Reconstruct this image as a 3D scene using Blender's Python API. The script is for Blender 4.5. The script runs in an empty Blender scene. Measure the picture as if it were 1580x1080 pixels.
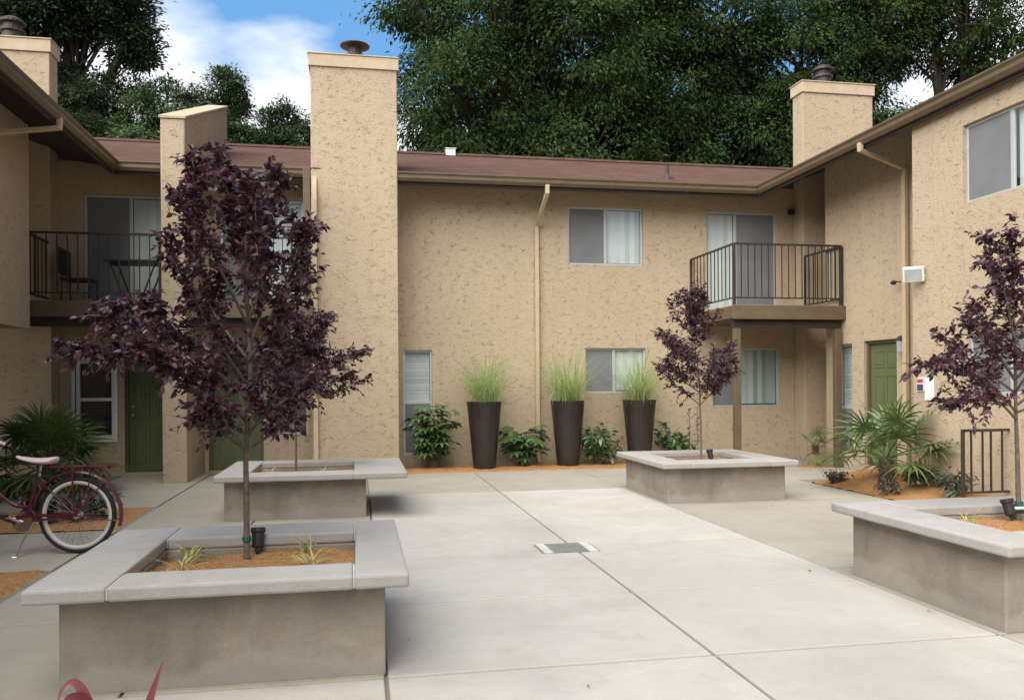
import bpy, bmesh, math, random
import numpy as np
from math import sin, cos, pi, radians
from mathutils import Vector, Matrix
random.seed(7); RNG = np.random.default_rng(11)
SC = bpy.context.scene
COL = SC.collection
LOC = {}

# ------------------------------------------------------------------ materials
MATS = {}
def new_mat(name):
    m = bpy.data.materials.new(name); m.use_nodes = True
    MATS[name] = m
    nt = m.node_tree
    return m, nt, nt.nodes['Principled BSDF']
def nd(nt, typ, **kw):
    n = nt.nodes.new(typ)
    for k, v in kw.items(): setattr(n, k, v)
    return n
def lk(nt, a, b): nt.links.new(a, b)
def noise(nt, vec, scale, detail=4, rough=.55, dist=0.0):
    n = nd(nt, 'ShaderNodeTexNoise')
    n.inputs['Scale'].default_value = scale; n.inputs['Detail'].default_value = detail
    n.inputs['Roughness'].default_value = rough; n.inputs['Distortion'].default_value = dist
    if vec is not None: lk(nt, vec, n.inputs['Vector'])
    return n.outputs['Fac']
def ramp(nt, fac, stops):
    r = nd(nt, 'ShaderNodeValToRGB')
    el = r.color_ramp.elements
    while len(el) < len(stops): el.new(.5)
    for e, (p, c) in zip(el, stops):
        e.position = p; e.color = (*c, 1) if len(c) == 3 else c
    lk(nt, fac, r.inputs['Fac'])
    return r.outputs['Color']
def g3(v): return (v, v, v)
def coords(nt, scale=(1,1,1)):
    t = nd(nt, 'ShaderNodeTexCoord'); m = nd(nt, 'ShaderNodeMapping')
    m.inputs['Scale'].default_value = scale
    lk(nt, t.outputs['Object'], m.inputs['Vector'])
    return m.outputs['Vector']
def mixc(nt, fac, a, b, mode='MIX'):
    m = nd(nt, 'ShaderNodeMix', data_type='RGBA', blend_type=mode)
    for sock, v in ((m.inputs[0], fac), (m.inputs[6], a), (m.inputs[7], b)):
        if isinstance(v, (int, float)): sock.default_value = v
        elif isinstance(v, tuple): sock.default_value = (*v, 1)
        else: lk(nt, v, sock)
    return m.outputs[2]
def bump(nt, b, h, strength, dist, prev=None):
    n = nd(nt, 'ShaderNodeBump')
    n.inputs['Strength'].default_value = strength; n.inputs['Distance'].default_value = dist
    lk(nt, h, n.inputs['Height'])
    if prev is not None: lk(nt, prev, n.inputs['Normal'])
    lk(nt, n.outputs['Normal'], b.inputs['Normal'])
    return n.outputs['Normal']
def simple(name, col, rough=.6, metal=0., var=.12, vscale=6, bumpd=0., spec=.4):
    m, nt, b = new_mat(name)
    v = coords(nt)
    f = noise(nt, v, vscale, 5, .6)
    lo = tuple(c*(1-var) for c in col); hi = tuple(min(1, c*(1+var)) for c in col)
    lk(nt, ramp(nt, f, [(.3, lo), (.7, hi)]), b.inputs['Base Color'])
    b.inputs['Roughness'].default_value = rough; b.inputs['Metallic'].default_value = metal
    b.inputs['Specular IOR Level'].default_value = spec
    if bumpd: bump(nt, b, noise(nt, v, vscale*12, 3), .5, bumpd)
    return m
def stucco(name, col):
    m, nt, b = new_mat(name)
    v = coords(nt, (1, 1, 1.5))
    a = noise(nt, v, 17, 3, .55, .9)
    flat = ramp(nt, a, [(.36, g3(0)), (.44, g3(.85)), (.60, g3(1.))])
    fine = noise(nt, v, 60, 3, .6)
    vs = coords(nt, (1, 1, 2.3))
    crack = ramp(nt, noise(nt, vs, 9.0, 2.0, .5, .7), [(.474, g3(0)), (.496, g3(1)), (.504, g3(1)), (.526, g3(0))])
    where = ramp(nt, noise(nt, v, 8.5, 3, .6), [(.52, g3(0)), (.62, g3(1))])
    ck = nd(nt, 'ShaderNodeMath', operation='MULTIPLY'); lk(nt, crack, ck.inputs[0]); lk(nt, where, ck.inputs[1])
    big = noise(nt, coords(nt), .55, 3, .6)
    c = ramp(nt, big, [(.3, tuple(x*.95 for x in col)), (.7, tuple(min(1, x*1.04) for x in col))])
    groove_shade = nd(nt, 'ShaderNodeMath', operation='MULTIPLY'); lk(nt, ck.outputs[0], groove_shade.inputs[0]); groove_shade.inputs[1].default_value = .16  # grooves, and hollows below, darkened in the colour as painted crease shade
    c = mixc(nt, groove_shade.outputs[0], c, tuple(x*.5 for x in col))
    c = mixc(nt, ramp(nt, a, [(.28, g3(.08)), (.42, g3(0))]), c, tuple(x*.7 for x in col))
    streak = ramp(nt, noise(nt, coords(nt, (3.2, 3.2, .22)), 1.6, 4, .6), [(.5, g3(0)), (.78, g3(.55))])
    c = mixc(nt, streak, c, tuple(x*.84 for x in col))
    lk(nt, c, b.inputs['Base Color'])
    b.inputs['Roughness'].default_value = .92; b.inputs['Specular IOR Level'].default_value = .15
    n1 = bump(nt, b, flat, .5, .009)
    n2 = bump(nt, b, ck.outputs[0], .85, -.012, n1)
    bump(nt, b, fine, .35, .003, n2)
    return m
def concrete(name, col, stain=.75, scale=1.0, bumpd=.003, blot=(.86, .80, .68)):
    m, nt, b = new_mat(name)
    v = coords(nt)
    big = noise(nt, v, .9*scale, 5, .62)
    mid = noise(nt, v, 5*scale, 5, .65, .4)
    fine = noise(nt, v, 90, 3, .7)
    c = ramp(nt, big, [(.28, tuple(x*stain for x in col)), (.5, col), (.75, tuple(min(1, x*1.07) for x in col))])
    c = mixc(nt, ramp(nt, mid, [(.5, g3(0)), (.74, g3(.55))]), c, tuple(x*y for x, y in zip(col, blot)))
    c = mixc(nt, ramp(nt, noise(nt, v, 17, 4, .7), [(.62, g3(0)), (.75, g3(.35))]), c, tuple(x*.6 for x in col))
    gi = nd(nt, 'ShaderNodeNewGeometry')
    c = mixc(nt, 1.0, c, ramp(nt, gi.outputs['Random Per Island'], [(0, g3(.86)), (1, g3(1.0))]), 'MULTIPLY')
    c = mixc(nt, ramp(nt, noise(nt, v, 3.1*scale, 7, .72, .8), [(.57, g3(0)), (.72, g3(.55))]), c, tuple(x*y for x, y in zip(col, (.66, .56, .44))))
    c = mixc(nt, ramp(nt, noise(nt, v, .55*scale, 6, .7, .5), [(.46, g3(0)), (.62, g3(.75))]), c, tuple(x*y for x, y in zip(col, (.76, .75, .74))))
    scuff = noise(nt, coords(nt, (.7, 3.5, 1)), 1.3*scale, 5, .65, .6)
    c = mixc(nt, ramp(nt, scuff, [(.52, g3(0)), (.7, g3(.4))]), c, tuple(x*y for x, y in zip(col, (.80, .76, .70))))
    c = mixc(nt, ramp(nt, noise(nt, v, 1.7*scale, 6, .7, 1.0), [(.56, g3(0)), (.78, g3(.5))]), c, tuple(x*y for x, y in zip(col, (.84, .76, .62))))
    c = mixc(nt, .25, c, ramp(nt, fine, [(.3, tuple(x*.7 for x in col)), (.7, tuple(min(1, x*1.2) for x in col))]))
    lk(nt, c, b.inputs['Base Color'])
    b.inputs['Roughness'].default_value = .85; b.inputs['Specular IOR Level'].default_value = .25
    n1 = bump(nt, b, mid, .35, bumpd*2)
    bump(nt, b, fine, .4, bumpd, n1)
    return m
def planter_concrete(name):
    m, nt, b = new_mat(name)
    col = (.235, .205, .172)
    v = coords(nt)
    big = noise(nt, v, 2.2, 6, .65, .5)
    drip = noise(nt, coords(nt, (6, 6, .5)), 1.5, 5, .65)
    c = ramp(nt, big, [(.30, tuple(x*.66 for x in col)), (.5, col), (.68, tuple(x*1.4 for x in col))])
    c = mixc(nt, ramp(nt, drip, [(.45, g3(0)), (.8, g3(.5))]), c, (.29, .262, .225))
    c = mixc(nt, ramp(nt, noise(nt, v, 3.2, 4, .7), [(.52, g3(0)), (.72, g3(.55))]), c, (.24, .175, .115))
    # splash band of pale render residue along the foot
    sep = nd(nt, 'ShaderNodeSeparateXYZ'); lk(nt, v, sep.inputs[0])
    nz = noise(nt, v, 1.3, 4, .6)
    ad = nd(nt, 'ShaderNodeMath', operation='MULTIPLY_ADD'); lk(nt, nz, ad.inputs[0]); ad.inputs[1].default_value = -.55; lk(nt, sep.outputs[2], ad.inputs[2])
    band = ramp(nt, ad.outputs[0], [(.0, g3(1)), (.012, g3(0))])
    bm_ = nd(nt, 'ShaderNodeMath', operation='MULTIPLY'); lk(nt, band, bm_.inputs[0]); bm_.inputs[1].default_value = .55
    bs = nd(nt, 'ShaderNodeMath', operation='ADD'); lk(nt, ad.outputs[0], bs.inputs[0]); bs.inputs[1].default_value = .19
    band = ramp(nt, bs.outputs[0], [(.0, g3(.5)), (.07, g3(0))])
    c = mixc(nt, band, c, (.36, .335, .30))
    c = mixc(nt, .25, c, ramp(nt, noise(nt, v, 70, 3, .7), [(.3, tuple(x*.7 for x in col)), (.7, tuple(x*1.25 for x in col))]))
    lk(nt, c, b.inputs['Base Color'])
    b.inputs['Roughness'].default_value = .9; b.inputs['Specular IOR Level'].default_value = .2
    n1 = bump(nt, b, big, .4, .01)
    bump(nt, b, noise(nt, v, 60, 4, .7), .5, .004, n1)
    return m
def leafmat(name, cols, rough=.45, spec=.5, trans=.25, clump=0.0):
    m, nt, b = new_mat(name)
    gmt = nd(nt, 'ShaderNodeNewGeometry')
    n = len(cols)
    c = ramp(nt, gmt.outputs['Random Per Island'], [((i+.5)/n, cc) for i, cc in enumerate(cols)])
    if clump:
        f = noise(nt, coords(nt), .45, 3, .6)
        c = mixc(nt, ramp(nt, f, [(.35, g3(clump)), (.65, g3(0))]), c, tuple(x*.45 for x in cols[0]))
    lk(nt, c, b.inputs['Base Color'])
    b.inputs['Roughness'].default_value = rough; b.inputs['Specular IOR Level'].default_value = spec
    if trans:
        out = nt.nodes['Material Output']
        t = nd(nt, 'ShaderNodeBsdfTranslucent'); lk(nt, c, t.inputs['Color'])
        mx = nd(nt, 'ShaderNodeMixShader'); mx.inputs[0].default_value = trans
        lk(nt, b.outputs[0], mx.inputs[1]); lk(nt, t.outputs[0], mx.inputs[2]); lk(nt, mx.outputs[0], out.inputs['Surface'])
    return m
def shingles(name):
    m, nt, b = new_mat(name)
    v = coords(nt)
    br = nd(nt, 'ShaderNodeTexBrick')
    br.inputs['Scale'].default_value = 1.0
    br.inputs['Brick Width'].default_value = .34; br.inputs['Row Height'].default_value = .145
    br.inputs['Mortar Size'].default_value = .007; br.inputs['Mortar Smooth'].default_value = .2
    br.inputs['Color1'].default_value = (.075, .043, .034, 1); br.inputs['Color2'].default_value = (.135, .080, .062, 1)
    br.inputs['Mortar'].default_value = (.026, .016, .014, 1); br.inputs['Bias'].default_value = -.1
    lk(nt, v, br.inputs['Vector'])
    c = mixc(nt, ramp(nt, noise(nt, v, .8, 4), [(.35, g3(.0)), (.7, g3(.6))]), br.outputs['Color'], (.062, .036, .030))
    c = mixc(nt, .3, c, ramp(nt, noise(nt, v, 40, 3), [(.3, (.06, .035, .028)), (.7, (.20, .125, .10))]))
    lk(nt, c, b.inputs['Base Color']); b.inputs['Roughness'].default_value = 1.0
    b.inputs['Specular IOR Level'].default_value = .03
    bump(nt, b, br.outputs['Fac'], .6, -.012)
    return m
def soilmat(name, col=(.34, .165, .048)):
    m, nt, b = new_mat(name)
    v = coords(nt)
    vo = nd(nt, 'ShaderNodeTexVoronoi'); vo.inputs['Scale'].default_value = 48; lk(nt, v, vo.inputs['Vector'])
    c = ramp(nt, noise(nt, v, 28, 4, .7), [(.28, tuple(x*.5 for x in col)), (.5, col), (.75, tuple(min(1, x*1.5) for x in col))])
    c = mixc(nt, .35, c, mixc(nt, .8, vo.outputs['Color'], col, 'MIX'))
    c = mixc(nt, ramp(nt, noise(nt, v, 3, 3), [(.5, g3(0)), (.75, g3(.4))]), c, tuple(x*.6 for x in col))
    lk(nt, c, b.inputs['Base Color']); b.inputs['Roughness'].default_value = .98
    b.inputs['Specular IOR Level'].default_value = .1
    n1 = bump(nt, b, vo.outputs['Distance'], .9, .012)
    bump(nt, b, noise(nt, v, 14, 4, .7), .8, .02, n1)
    return m
def glassmat():
    m, nt, b = new_mat('window_glass')
    out = nt.nodes['Material Output']
    tr = nd(nt, 'ShaderNodeBsdfTransparent'); tr.inputs[0].default_value = (.86, .9, .9, 1)
    gl = nd(nt, 'ShaderNodeBsdfGlossy'); gl.inputs['Roughness'].default_value = .02
    lw = nd(nt, 'ShaderNodeLayerWeight'); lw.inputs[0].default_value = .5
    pw = nd(nt, 'ShaderNodeMath', operation='POWER'); lk(nt, lw.outputs['Facing'], pw.inputs[0]); pw.inputs[1].default_value = 3.5
    fr = nd(nt, 'ShaderNodeMath', operation='MULTIPLY_ADD'); lk(nt, pw.outputs[0], fr.inputs[0]); fr.inputs[1].default_value = .85; fr.inputs[2].default_value = .10
    n = nd(nt, 'ShaderNodeBump'); n.inputs['Strength'].default_value = .05; n.inputs['Distance'].default_value = .02
    lk(nt, noise(nt, coords(nt), 2.2, 2), n.inputs['Height']); lk(nt, n.outputs[0], gl.inputs['Normal'])
    mx = nd(nt, 'ShaderNodeMixShader'); lk(nt, fr.outputs[0], mx.inputs[0])
    lk(nt, tr.outputs[0], mx.inputs[1]); lk(nt, gl.outputs[0], mx.inputs[2]); lk(nt, mx.outputs[0], out.inputs['Surface'])
    return m

M = dict(
    stucco=stucco('tan_stucco', (.43, .340, .236)),
    trim=simple('cream_trim', (.455, .358, .245), .7, var=.12),
    pipe=simple('tan_pipe_paint', (.47, .36, .235), .55, var=.1),
    gutter=simple('brown_gutter_paint', (.115, .080, .046), .5, var=.12),
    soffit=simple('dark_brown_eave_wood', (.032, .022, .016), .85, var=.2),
    beam=simple('brown_beam_paint', (.112, .080, .046), .6, var=.14),
    shingle=shingles('red_brown_shingles'),
    lightcon=concrete('pale_concrete', (.440, .414, .376), .72),
    tancon=concrete('tan_concrete', (.345, .316, .262), .76),
    jointdirt=simple('joint_dirt', (.20, .175, .14), .95),
    coping=concrete('coping_concrete', (.375, .357, .335), .76, 2.0, .004, (.92, .90, .86)),
    mortar=simple('mortar', (.44, .42, .385), .9),
    planter=planter_concrete('planter_render'),
    soil=soilmat('orange_bark_soil'),
    ground=simple('ground_earth', (.20, .16, .11), .95, vscale=.6),
    iron=simple('dark_brown_iron', (.030, .022, .018), .5, var=.2),
    railbrown=simple('brown_rail_paint', (.038, .029, .022), .5, var=.2),
    alu=simple('window_aluminium', (.46, .48, .48), .45, .3, var=.06),
    white=simple('white_vinyl', (.72, .72, .70), .5, var=.05),
    blind=leafmat('white_blind', [(.58, .60, .59), (.80, .82, .80), (.70, .72, .71), (.86, .88, .86), (.64, .66, .65)], .7, .3, 0),
    screen=simple('grey_insect_screen', (.16, .165, .17), .8, var=.12, vscale=2),
    curtain=leafmat('green_grey_blind', [(.30, .36, .33), (.62, .68, .63), (.44, .50, .46), (.70, .75, .70), (.36, .42, .39)], .8, .3, 0),
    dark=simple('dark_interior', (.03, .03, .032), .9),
    green=simple('green_door_paint', (.105, .124, .056), .45, var=.05, vscale=3),
    brass=simple('brass', (.55, .40, .15), .35, .9),
    bark=simple('grey_brown_bark', (.135, .105, .085), .9, var=.4, vscale=30, bumpd=.004),
    bigbark=simple('dark_tree_bark', (.040, .030, .022), .95, var=.4, vscale=3),
    palmbark=simple('palm_fibre', (.075, .05, .032), .95, var=.5, vscale=40, bumpd=.01),
    pot=simple('bronze_brown_pot', (.024, .018, .015), .34, var=.3, vscale=5, spec=.5),
    burgundy=simple('burgundy_bike_paint', (.085, .010, .020), .3, var=.1, spec=.6),
    rubber=simple('black_rubber', (.018, .017, .018), .75),
    rim=simple('pinkish_white_rim', (.56, .50, .49), .5, var=.06),
    seat=simple('pink_vinyl', (.66, .49, .49), .5, var=.06),
    chrome=simple('bike_chrome', (.55, .55, .56), .25, 1.0),
    steel=simple('dull_spoke_steel', (.20, .20, .21), .5, .6),
    black=simple('black_plastic', (.022, .021, .022), .5),
    lampglass=simple('lamp_lens', (.33, .36, .36), .15, spec=.8),
    flue=simple('rusty_flue_metal', (.065, .05, .045), .55, .5, var=.35, vscale=9),
    grate=simple('green_grey_grate', (.24, .255, .23), .6, .2),
    red=simple('red_sign', (.50, .05, .05), .5), blue=simple('dark_blue_sign', (.06, .05, .12), .5),
    tape=simple('green_tie_tape', (.015, .085, .06), .5),
    vent=simple('white_vent', (.75, .75, .74), .5),
    plum=leafmat('purple_plum_leaf', [(.034, .013, .021), (.056, .021, .034), (.080, .032, .048), (.044, .015, .021), (.125, .058, .070)], .40, .5, .25),
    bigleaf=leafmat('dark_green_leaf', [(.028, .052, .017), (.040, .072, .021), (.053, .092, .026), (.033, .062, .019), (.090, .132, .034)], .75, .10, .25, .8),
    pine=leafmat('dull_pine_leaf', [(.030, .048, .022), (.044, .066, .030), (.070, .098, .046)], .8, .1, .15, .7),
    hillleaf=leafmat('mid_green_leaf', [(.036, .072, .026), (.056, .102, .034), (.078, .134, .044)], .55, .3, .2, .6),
    palm=leafmat('palm_leaf', [(.070, .115, .032), (.10, .15, .043), (.13, .18, .06)], .42, .5, .15),
    palmdry=leafmat('dry_palm_leaf', [(.30, .25, .13), (.22, .19, .09)], .7, .2, .15),
    grass=leafmat('pale_variegated_grass', [(.24, .36, .11), (.36, .46, .17), (.48, .54, .26), (.30, .42, .13)], .55, .3, .3),
    straw=leafmat('straw_base', [(.30, .27, .12), (.22, .2, .08), (.38, .34, .18)], .7, .2, .2),
    spider=leafmat('variegated_spider_leaf', [(.52, .50, .20), (.40, .42, .14), (.60, .56, .28)], .5, .3, .3),
    fatsia=leafmat('glossy_green_leaf', [(.055, .105, .032), (.085, .155, .050), (.12, .19, .075)], .34, .6, .15),
    dullshrub=leafmat('dull_olive_leaf', [(.050, .072, .038), (.070, .090, .050), (.038, .055, .030)], .45, .5, .1),
    purpleshrub=leafmat('dark_purple_shrub_leaf', [(.035, .030, .030), (.050, .048, .040), (.062, .07, .05)], .4, .5, .1),
    redleaf=leafmat('red_flax_leaf', [(.20, .045, .065), (.30, .10, .12)], .4, .5, .2),
    glass=glassmat(),
)

# ------------------------------------------------------------------ mesh helpers
class MB:
    def __init__(s): s.v = []; s.f = []
    def add(s, vs, fs):
        o = len(s.v); s.v += [tuple(p) for p in vs]; s.f += [tuple(o+i for i in f) for f in fs]
    def box(s, x0, x1, y0, y1, z0, z1, m=None):
        vs = [(x, y, z) for z in (z0, z1) for y in (y0, y1) for x in (x0, x1)]
        if m: vs = [m(*p) for p in vs]
        s.add(vs, [(0,2,3,1), (4,5,7,6), (0,1,5,4), (2,6,7,3), (0,4,6,2), (1,3,7,5)])
    def tube(s, pts, r, n=8, cap=True, sq=False):
        pts = [Vector(p) for p in pts]
        rs = r if isinstance(r, (list, tuple)) else [r]*len(pts)
        rings = []
        up = None
        for i, p in enumerate(pts):
            if i == 0: d = pts[1]-p
            elif i == len(pts)-1: d = p-pts[i-1]
            else: d = (pts[i+1]-p).normalized()+(p-pts[i-1]).normalized()
            d.normalize()
            if up is None:
                up = Vector((0,0,1)) if abs(d.z) < .9 else Vector((0,1,0))
            a = d.cross(up).normalized(); up = a.cross(d).normalized()
            off = pi/n if sq else 0
            k = math.sqrt(2) if sq else 1
            rings.append([p+(a*cos(2*pi*j/n+off)+up*sin(2*pi*j/n+off))*rs[i]*k for j in range(n)])
        o = len(s.v)
        for rg in rings: s.v += [tuple(q) for q in rg]
        for i in range(len(rings)-1):
            for j in range(n):
                a = o+i*n+j; b = o+i*n+(j+1) % n
                s.f.append((a, b, b+n, a+n))
        if cap:
            s.f.append(tuple(o+j for j in range(n))[::-1]); s.f.append(tuple(o+(len(rings)-1)*n+j for j in range(n)))
    def lathe(s, prof, c=(0,0,0), n=24, axis='z', ripple=0., nr=0):
        o = len(s.v)
        for (r, z) in prof:
            for j in range(n):
                a = 2*pi*j/n; rr = r*(1+ripple*cos(nr*a))
                p = (rr*cos(a), rr*sin(a), z)
                if axis == 'y': p = (p[0], p[2], p[1])
                if axis == 'x': p = (p[2], p[0], p[1])
                s.v.append((p[0]+c[0], p[1]+c[1], p[2]+c[2]))
        for i in range(len(prof)-1):
            for j in range(n):
                a = o+i*n+j; b = o+i*n+(j+1) % n
                s.f.append((a, b, b+n, a+n))
        s.f.append(tuple(o+j for j in range(n))[::-1]); s.f.append(tuple(o+(len(prof)-1)*n+j for j in range(n)))
    def torus(s, R, r, c=(0,0,0), n=48, k=8, flat=1.0):       # wheel torus, axis = y
        o = len(s.v)
        for i in range(n):
            a = 2*pi*i/n
            for j in range(k):
                b = 2*pi*j/k; rr = R+r*cos(b)
                s.v.append((c[0]+rr*cos(a), c[1]+r*sin(b)*flat, c[2]+rr*sin(a)))
        for i in range(n):
            for j in range(k):
                s.f.append((o+i*k+j, o+((i+1) % n)*k+j, o+((i+1) % n)*k+(j+1) % k, o+i*k+(j+1) % k))
    def prism(s, poly, z0, z1):
        n = len(poly)
        s.add([(x, y, z0) for x, y in poly]+[(x, y, z1) for x, y in poly],
              [tuple(range(n))[::-1], tuple(range(n, 2*n))]+[(i, (i+1) % n, n+(i+1) % n, n+i) for i in range(n)])
    def build(s, name, mat, parent=None, bevel=0., smooth=False, recalc=True, segs=2):
        me = bpy.data.meshes.new(name)
        off = LOC.get(parent.name, (0,0,0)) if parent else LOC.get('@', (0,0,0))
        me.from_pydata([(x-off[0], y-off[1], z-off[2]) for x, y, z in s.v], [], s.f)
        if recalc:
            bm = bmesh.new(); bm.from_mesh(me); bmesh.ops.recalc_face_normals(bm, faces=bm.faces); bm.to_mesh(me); bm.free()
        me.materials.append(M[mat] if isinstance(mat, str) else mat)
        o = bpy.data.objects.new(name, me); COL.objects.link(o)
        if parent:
            o.parent = parent; LOC[o.name] = off
        else:
            o.location = off
        if bevel:
            b = o.modifiers.new('bevel', 'BEVEL'); b.width = bevel; b.segments = segs; b.limit_method = 'ANGLE'; b.angle_limit = radians(40)
        if smooth:
            me.polygons.foreach_set('use_smooth', [True]*len(me.polygons))
        return o
def bulk(name, verts, faces, mat, parent=None, smooth=False):
    """verts Nx3, faces KxM arrays (constant M)"""
    me = bpy.data.meshes.new(name)
    off = np.array(LOC.get(parent.name, (0,0,0)) if parent else (0,0,0))
    v = np.asarray(verts, dtype=np.float32)-off.astype(np.float32); f = np.asarray(faces, dtype=np.int32)
    me.vertices.add(len(v)); me.vertices.foreach_set('co', v.ravel())
    k = f.shape[1]
    me.loops.add(f.size); me.loops.foreach_set('vertex_index', f.ravel())
    me.polygons.add(len(f)); me.polygons.foreach_set('loop_start', np.arange(0, f.size, k, dtype=np.int32))
    me.update(calc_edges=True); me.validate()
    me.materials.append(M[mat])
    o = bpy.data.objects.new(name, me); COL.objects.link(o)
    if parent:
        o.parent = parent; LOC[o.name] = tuple(off)
    return o
def tag(o, label=None, cat=None, group=None, kind=None):
    if label: o['label'] = label
    if cat: o['category'] = cat
    if group: o['group'] = group
    if kind: o['kind'] = kind
    return o
def thing(name, label, cat, loc=(0,0,0), group=None, rz=0.):
    o = bpy.data.objects.new(name, None); COL.objects.link(o)
    o.empty_display_size = .2
    o.location = loc; o.rotation_euler = (0,0,rz); LOC[o.name] = tuple(loc)
    return tag(o, label, cat, group)
def local_thing(name, label, cat, loc, group=None, rz=0.):
    o = thing(name, label, cat, loc, group, rz); LOC[o.name] = (0,0,0); return o
def copy_tree(o, parent=None):
    c = o.copy(); COL.objects.link(c)
    if parent: c.parent = parent
    for ch in list(o.children): copy_tree(ch, c)
    return c
def unit(a): return a/np.maximum(np.linalg.norm(a, axis=-1, keepdims=True), 1e-9)

def leaf_arrays(P, D, N, L, W, curl=.12):
    """oval pointed leaves folded along the midrib: 8 verts, 8 tris"""
    D = unit(D); N = unit(N-D*(N*D).sum(-1, keepdims=True)); S = np.cross(D, N)
    L = np.asarray(L).reshape(-1, 1); W = np.asarray(W).reshape(-1, 1)
    def q(u, v, w): return P+D*L*u+S*W*v+N*(W*w-L*curl*u*u)
    V = np.stack([q(0,0,0), q(.26,-.44,.10), q(.62,-.40,.10), q(1,0,0), q(.62,.40,.10), q(.26,.44,.10), q(.30,0,0), q(.65,0,0)], 1).reshape(-1, 3)
    b = np.arange(len(P))[:, None]*8
    F = np.concatenate([b+f for f in ([0,1,6],[1,2,7],[1,7,6],[2,3,7],[0,6,5],[6,7,5],[7,4,5],[7,3,4])], 1).reshape(-1, 3)
    return V, F
def diamond_arrays(P, D, N, L, W):
    D = unit(D); N = unit(N-D*(N*D).sum(-1, keepdims=True)); S = np.cross(D, N)
    L = np.asarray(L).reshape(-1, 1); W = np.asarray(W).reshape(-1, 1)
    V = np.stack([P, P+D*L*.45-S*W*.5+N*L*.05, P+D*L-N*L*.06, P+D*L*.45+S*W*.5+N*L*.05], 1).reshape(-1, 3)
    F = (np.arange(len(P))[:, None]*4+np.array([0,1,2,3]))
    return V, F
class VF:
    def __init__(s): s.V = []; s.F = []; s.n = 0
    def add(s, V, F):
        s.V.append(np.asarray(V, dtype=float)); s.F.append(np.asarray(F)+s.n); s.n += len(V)
    def build(s, name, mat, parent): return bulk(name, np.concatenate(s.V), np.concatenate(s.F), mat, parent)
def rnd(n, k=3): return RNG.normal(size=(n, k))

# ------------------------------------------------------------------ setting: ground
def struct(o, label=None): return tag(o, label, None, None, 'structure')
mb = MB(); mb.box(-400, 400, -200, 600, -.30, -.065); struct(mb.build('ground', 'ground'))
def slabs(name, mat, rects, z1, gap=.008, bev=.009, polys=()):
    mb = MB()
    for p in polys: mb.prism(inset(p, gap), -.06, z1)
    for (x0, x1, y0, y1) in rects: mb.box(x0+gap, x1-gap, y0+gap*1.2, y1-gap*1.2, -.06, z1)
    return struct(mb.build(name, mat, None, bevel=bev))
mb = MB(); mb.box(-12, 16, -6, 22, -.064, -.02); struct(mb.build('paving_base', 'jointdirt'))
ys = [-4.0, -1.2, 1.5, 2.9, 4.3, 5.72, 7.48, 9.35, 11.4]
light = []
for a, b in zip(ys[:-1], ys[1:]):
    light += [(.13, 1.925, a, b), (1.925, 3.72, a, b)]
    if b <= 4.31: light += [(-2.47, .13, a, b)]
# the four slabs round the drain are notched for it
light = [r for r in light if not (r[2] in (5.72, 7.48) and r[0] > .1 and r[1] > 1.9)]
notched = [[(.13, 5.72), (1.925, 5.72), (1.925, 7.16), (1.60, 7.16), (1.60, 7.48), (.13, 7.48)],
           [(1.925, 5.72), (3.72, 5.72), (3.72, 7.48), (2.12, 7.48), (2.12, 7.16), (1.925, 7.16)],
           [(.13, 7.48), (1.60, 7.48), (1.60, 7.60), (1.925, 7.60), (1.925, 9.35), (.13, 9.35)],
           [(2.12, 7.48), (3.72, 7.48), (3.72, 9.35), (1.925, 9.35), (1.925, 7.60), (2.12, 7.60)]]
def inset(poly, g):
    cx = sum(p[0] for p in poly)/len(poly); cy = sum(p[1] for p in poly)/len(poly)
    out = []
    n = len(poly)
    for i in range(n):
        a = Vector(poly[i-1]); b_ = Vector(poly[i]); c = Vector(poly[(i+1) % n])
        d1 = (b_-a).normalized(); d2 = (c-b_).normalized()
        out.append((b_.x-d1.y*g-d2.y*g, b_.y+d1.x*g+d2.x*g))
    return out
light = [(x0, x1, y0, y1) for x0, x1, y0, y1 in light]
slabs('plaza_paving', 'lightcon', light, 0.0, .010, .009, notched)
tan = []
for a, b in zip(ys[3:-1], ys[4:]):
    if a >= 4.2:
        tan += [(-2.47, -1.15, a, b), (-1.15, .13, a, b)]
for a, b in [(-4, -1.2), (-1.2, 1.5), (1.5, 4.3), (4.3, 6.1), (6.1, 8.0), (8.0, 9.8), (9.8, 11.4)]:
    tan += [(3.72, 5.2, a, b), (5.2, 6.62, a, b)]
tan += [(-2.47, -1.15, 11.4, 13.2), (-2.47, -1.15, 13.2, 15.05), (-1.15, .13, 11.4, 12.6), (-1.15, .13, 12.6, 15.05), (.13, 1.925, 11.4, 14.05), (1.925, 3.72, 11.4, 14.05), (3.72, 5.6, 11.4, 14.05),
        (5.6, 7.2, 11.75, 13.3), (5.6, 8.3, 13.3, 15.05), (5.6, 6.62, 11.4, 11.75), (7.2, 8.34, 11.75, 13.3), (8.3, 9.6, 13.78, 15.05)]
tan += [(-4.6, -2.48, 7.40, 9.30), (-7, -4.6, 7.40, 9.30), (-4.0, -2.48, 11.0, 12.4), (-7, -4.0, 11.0, 12.4), (-3.9, -2.48, 12.4, 15.05), (-4.6, -2.48, -4, 1), (-4.6, -2.48, 1, 4.2), (-7, -4.6, -4, 4.2)]
slabs('walkway', 'tancon', tan, -.001)
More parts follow.
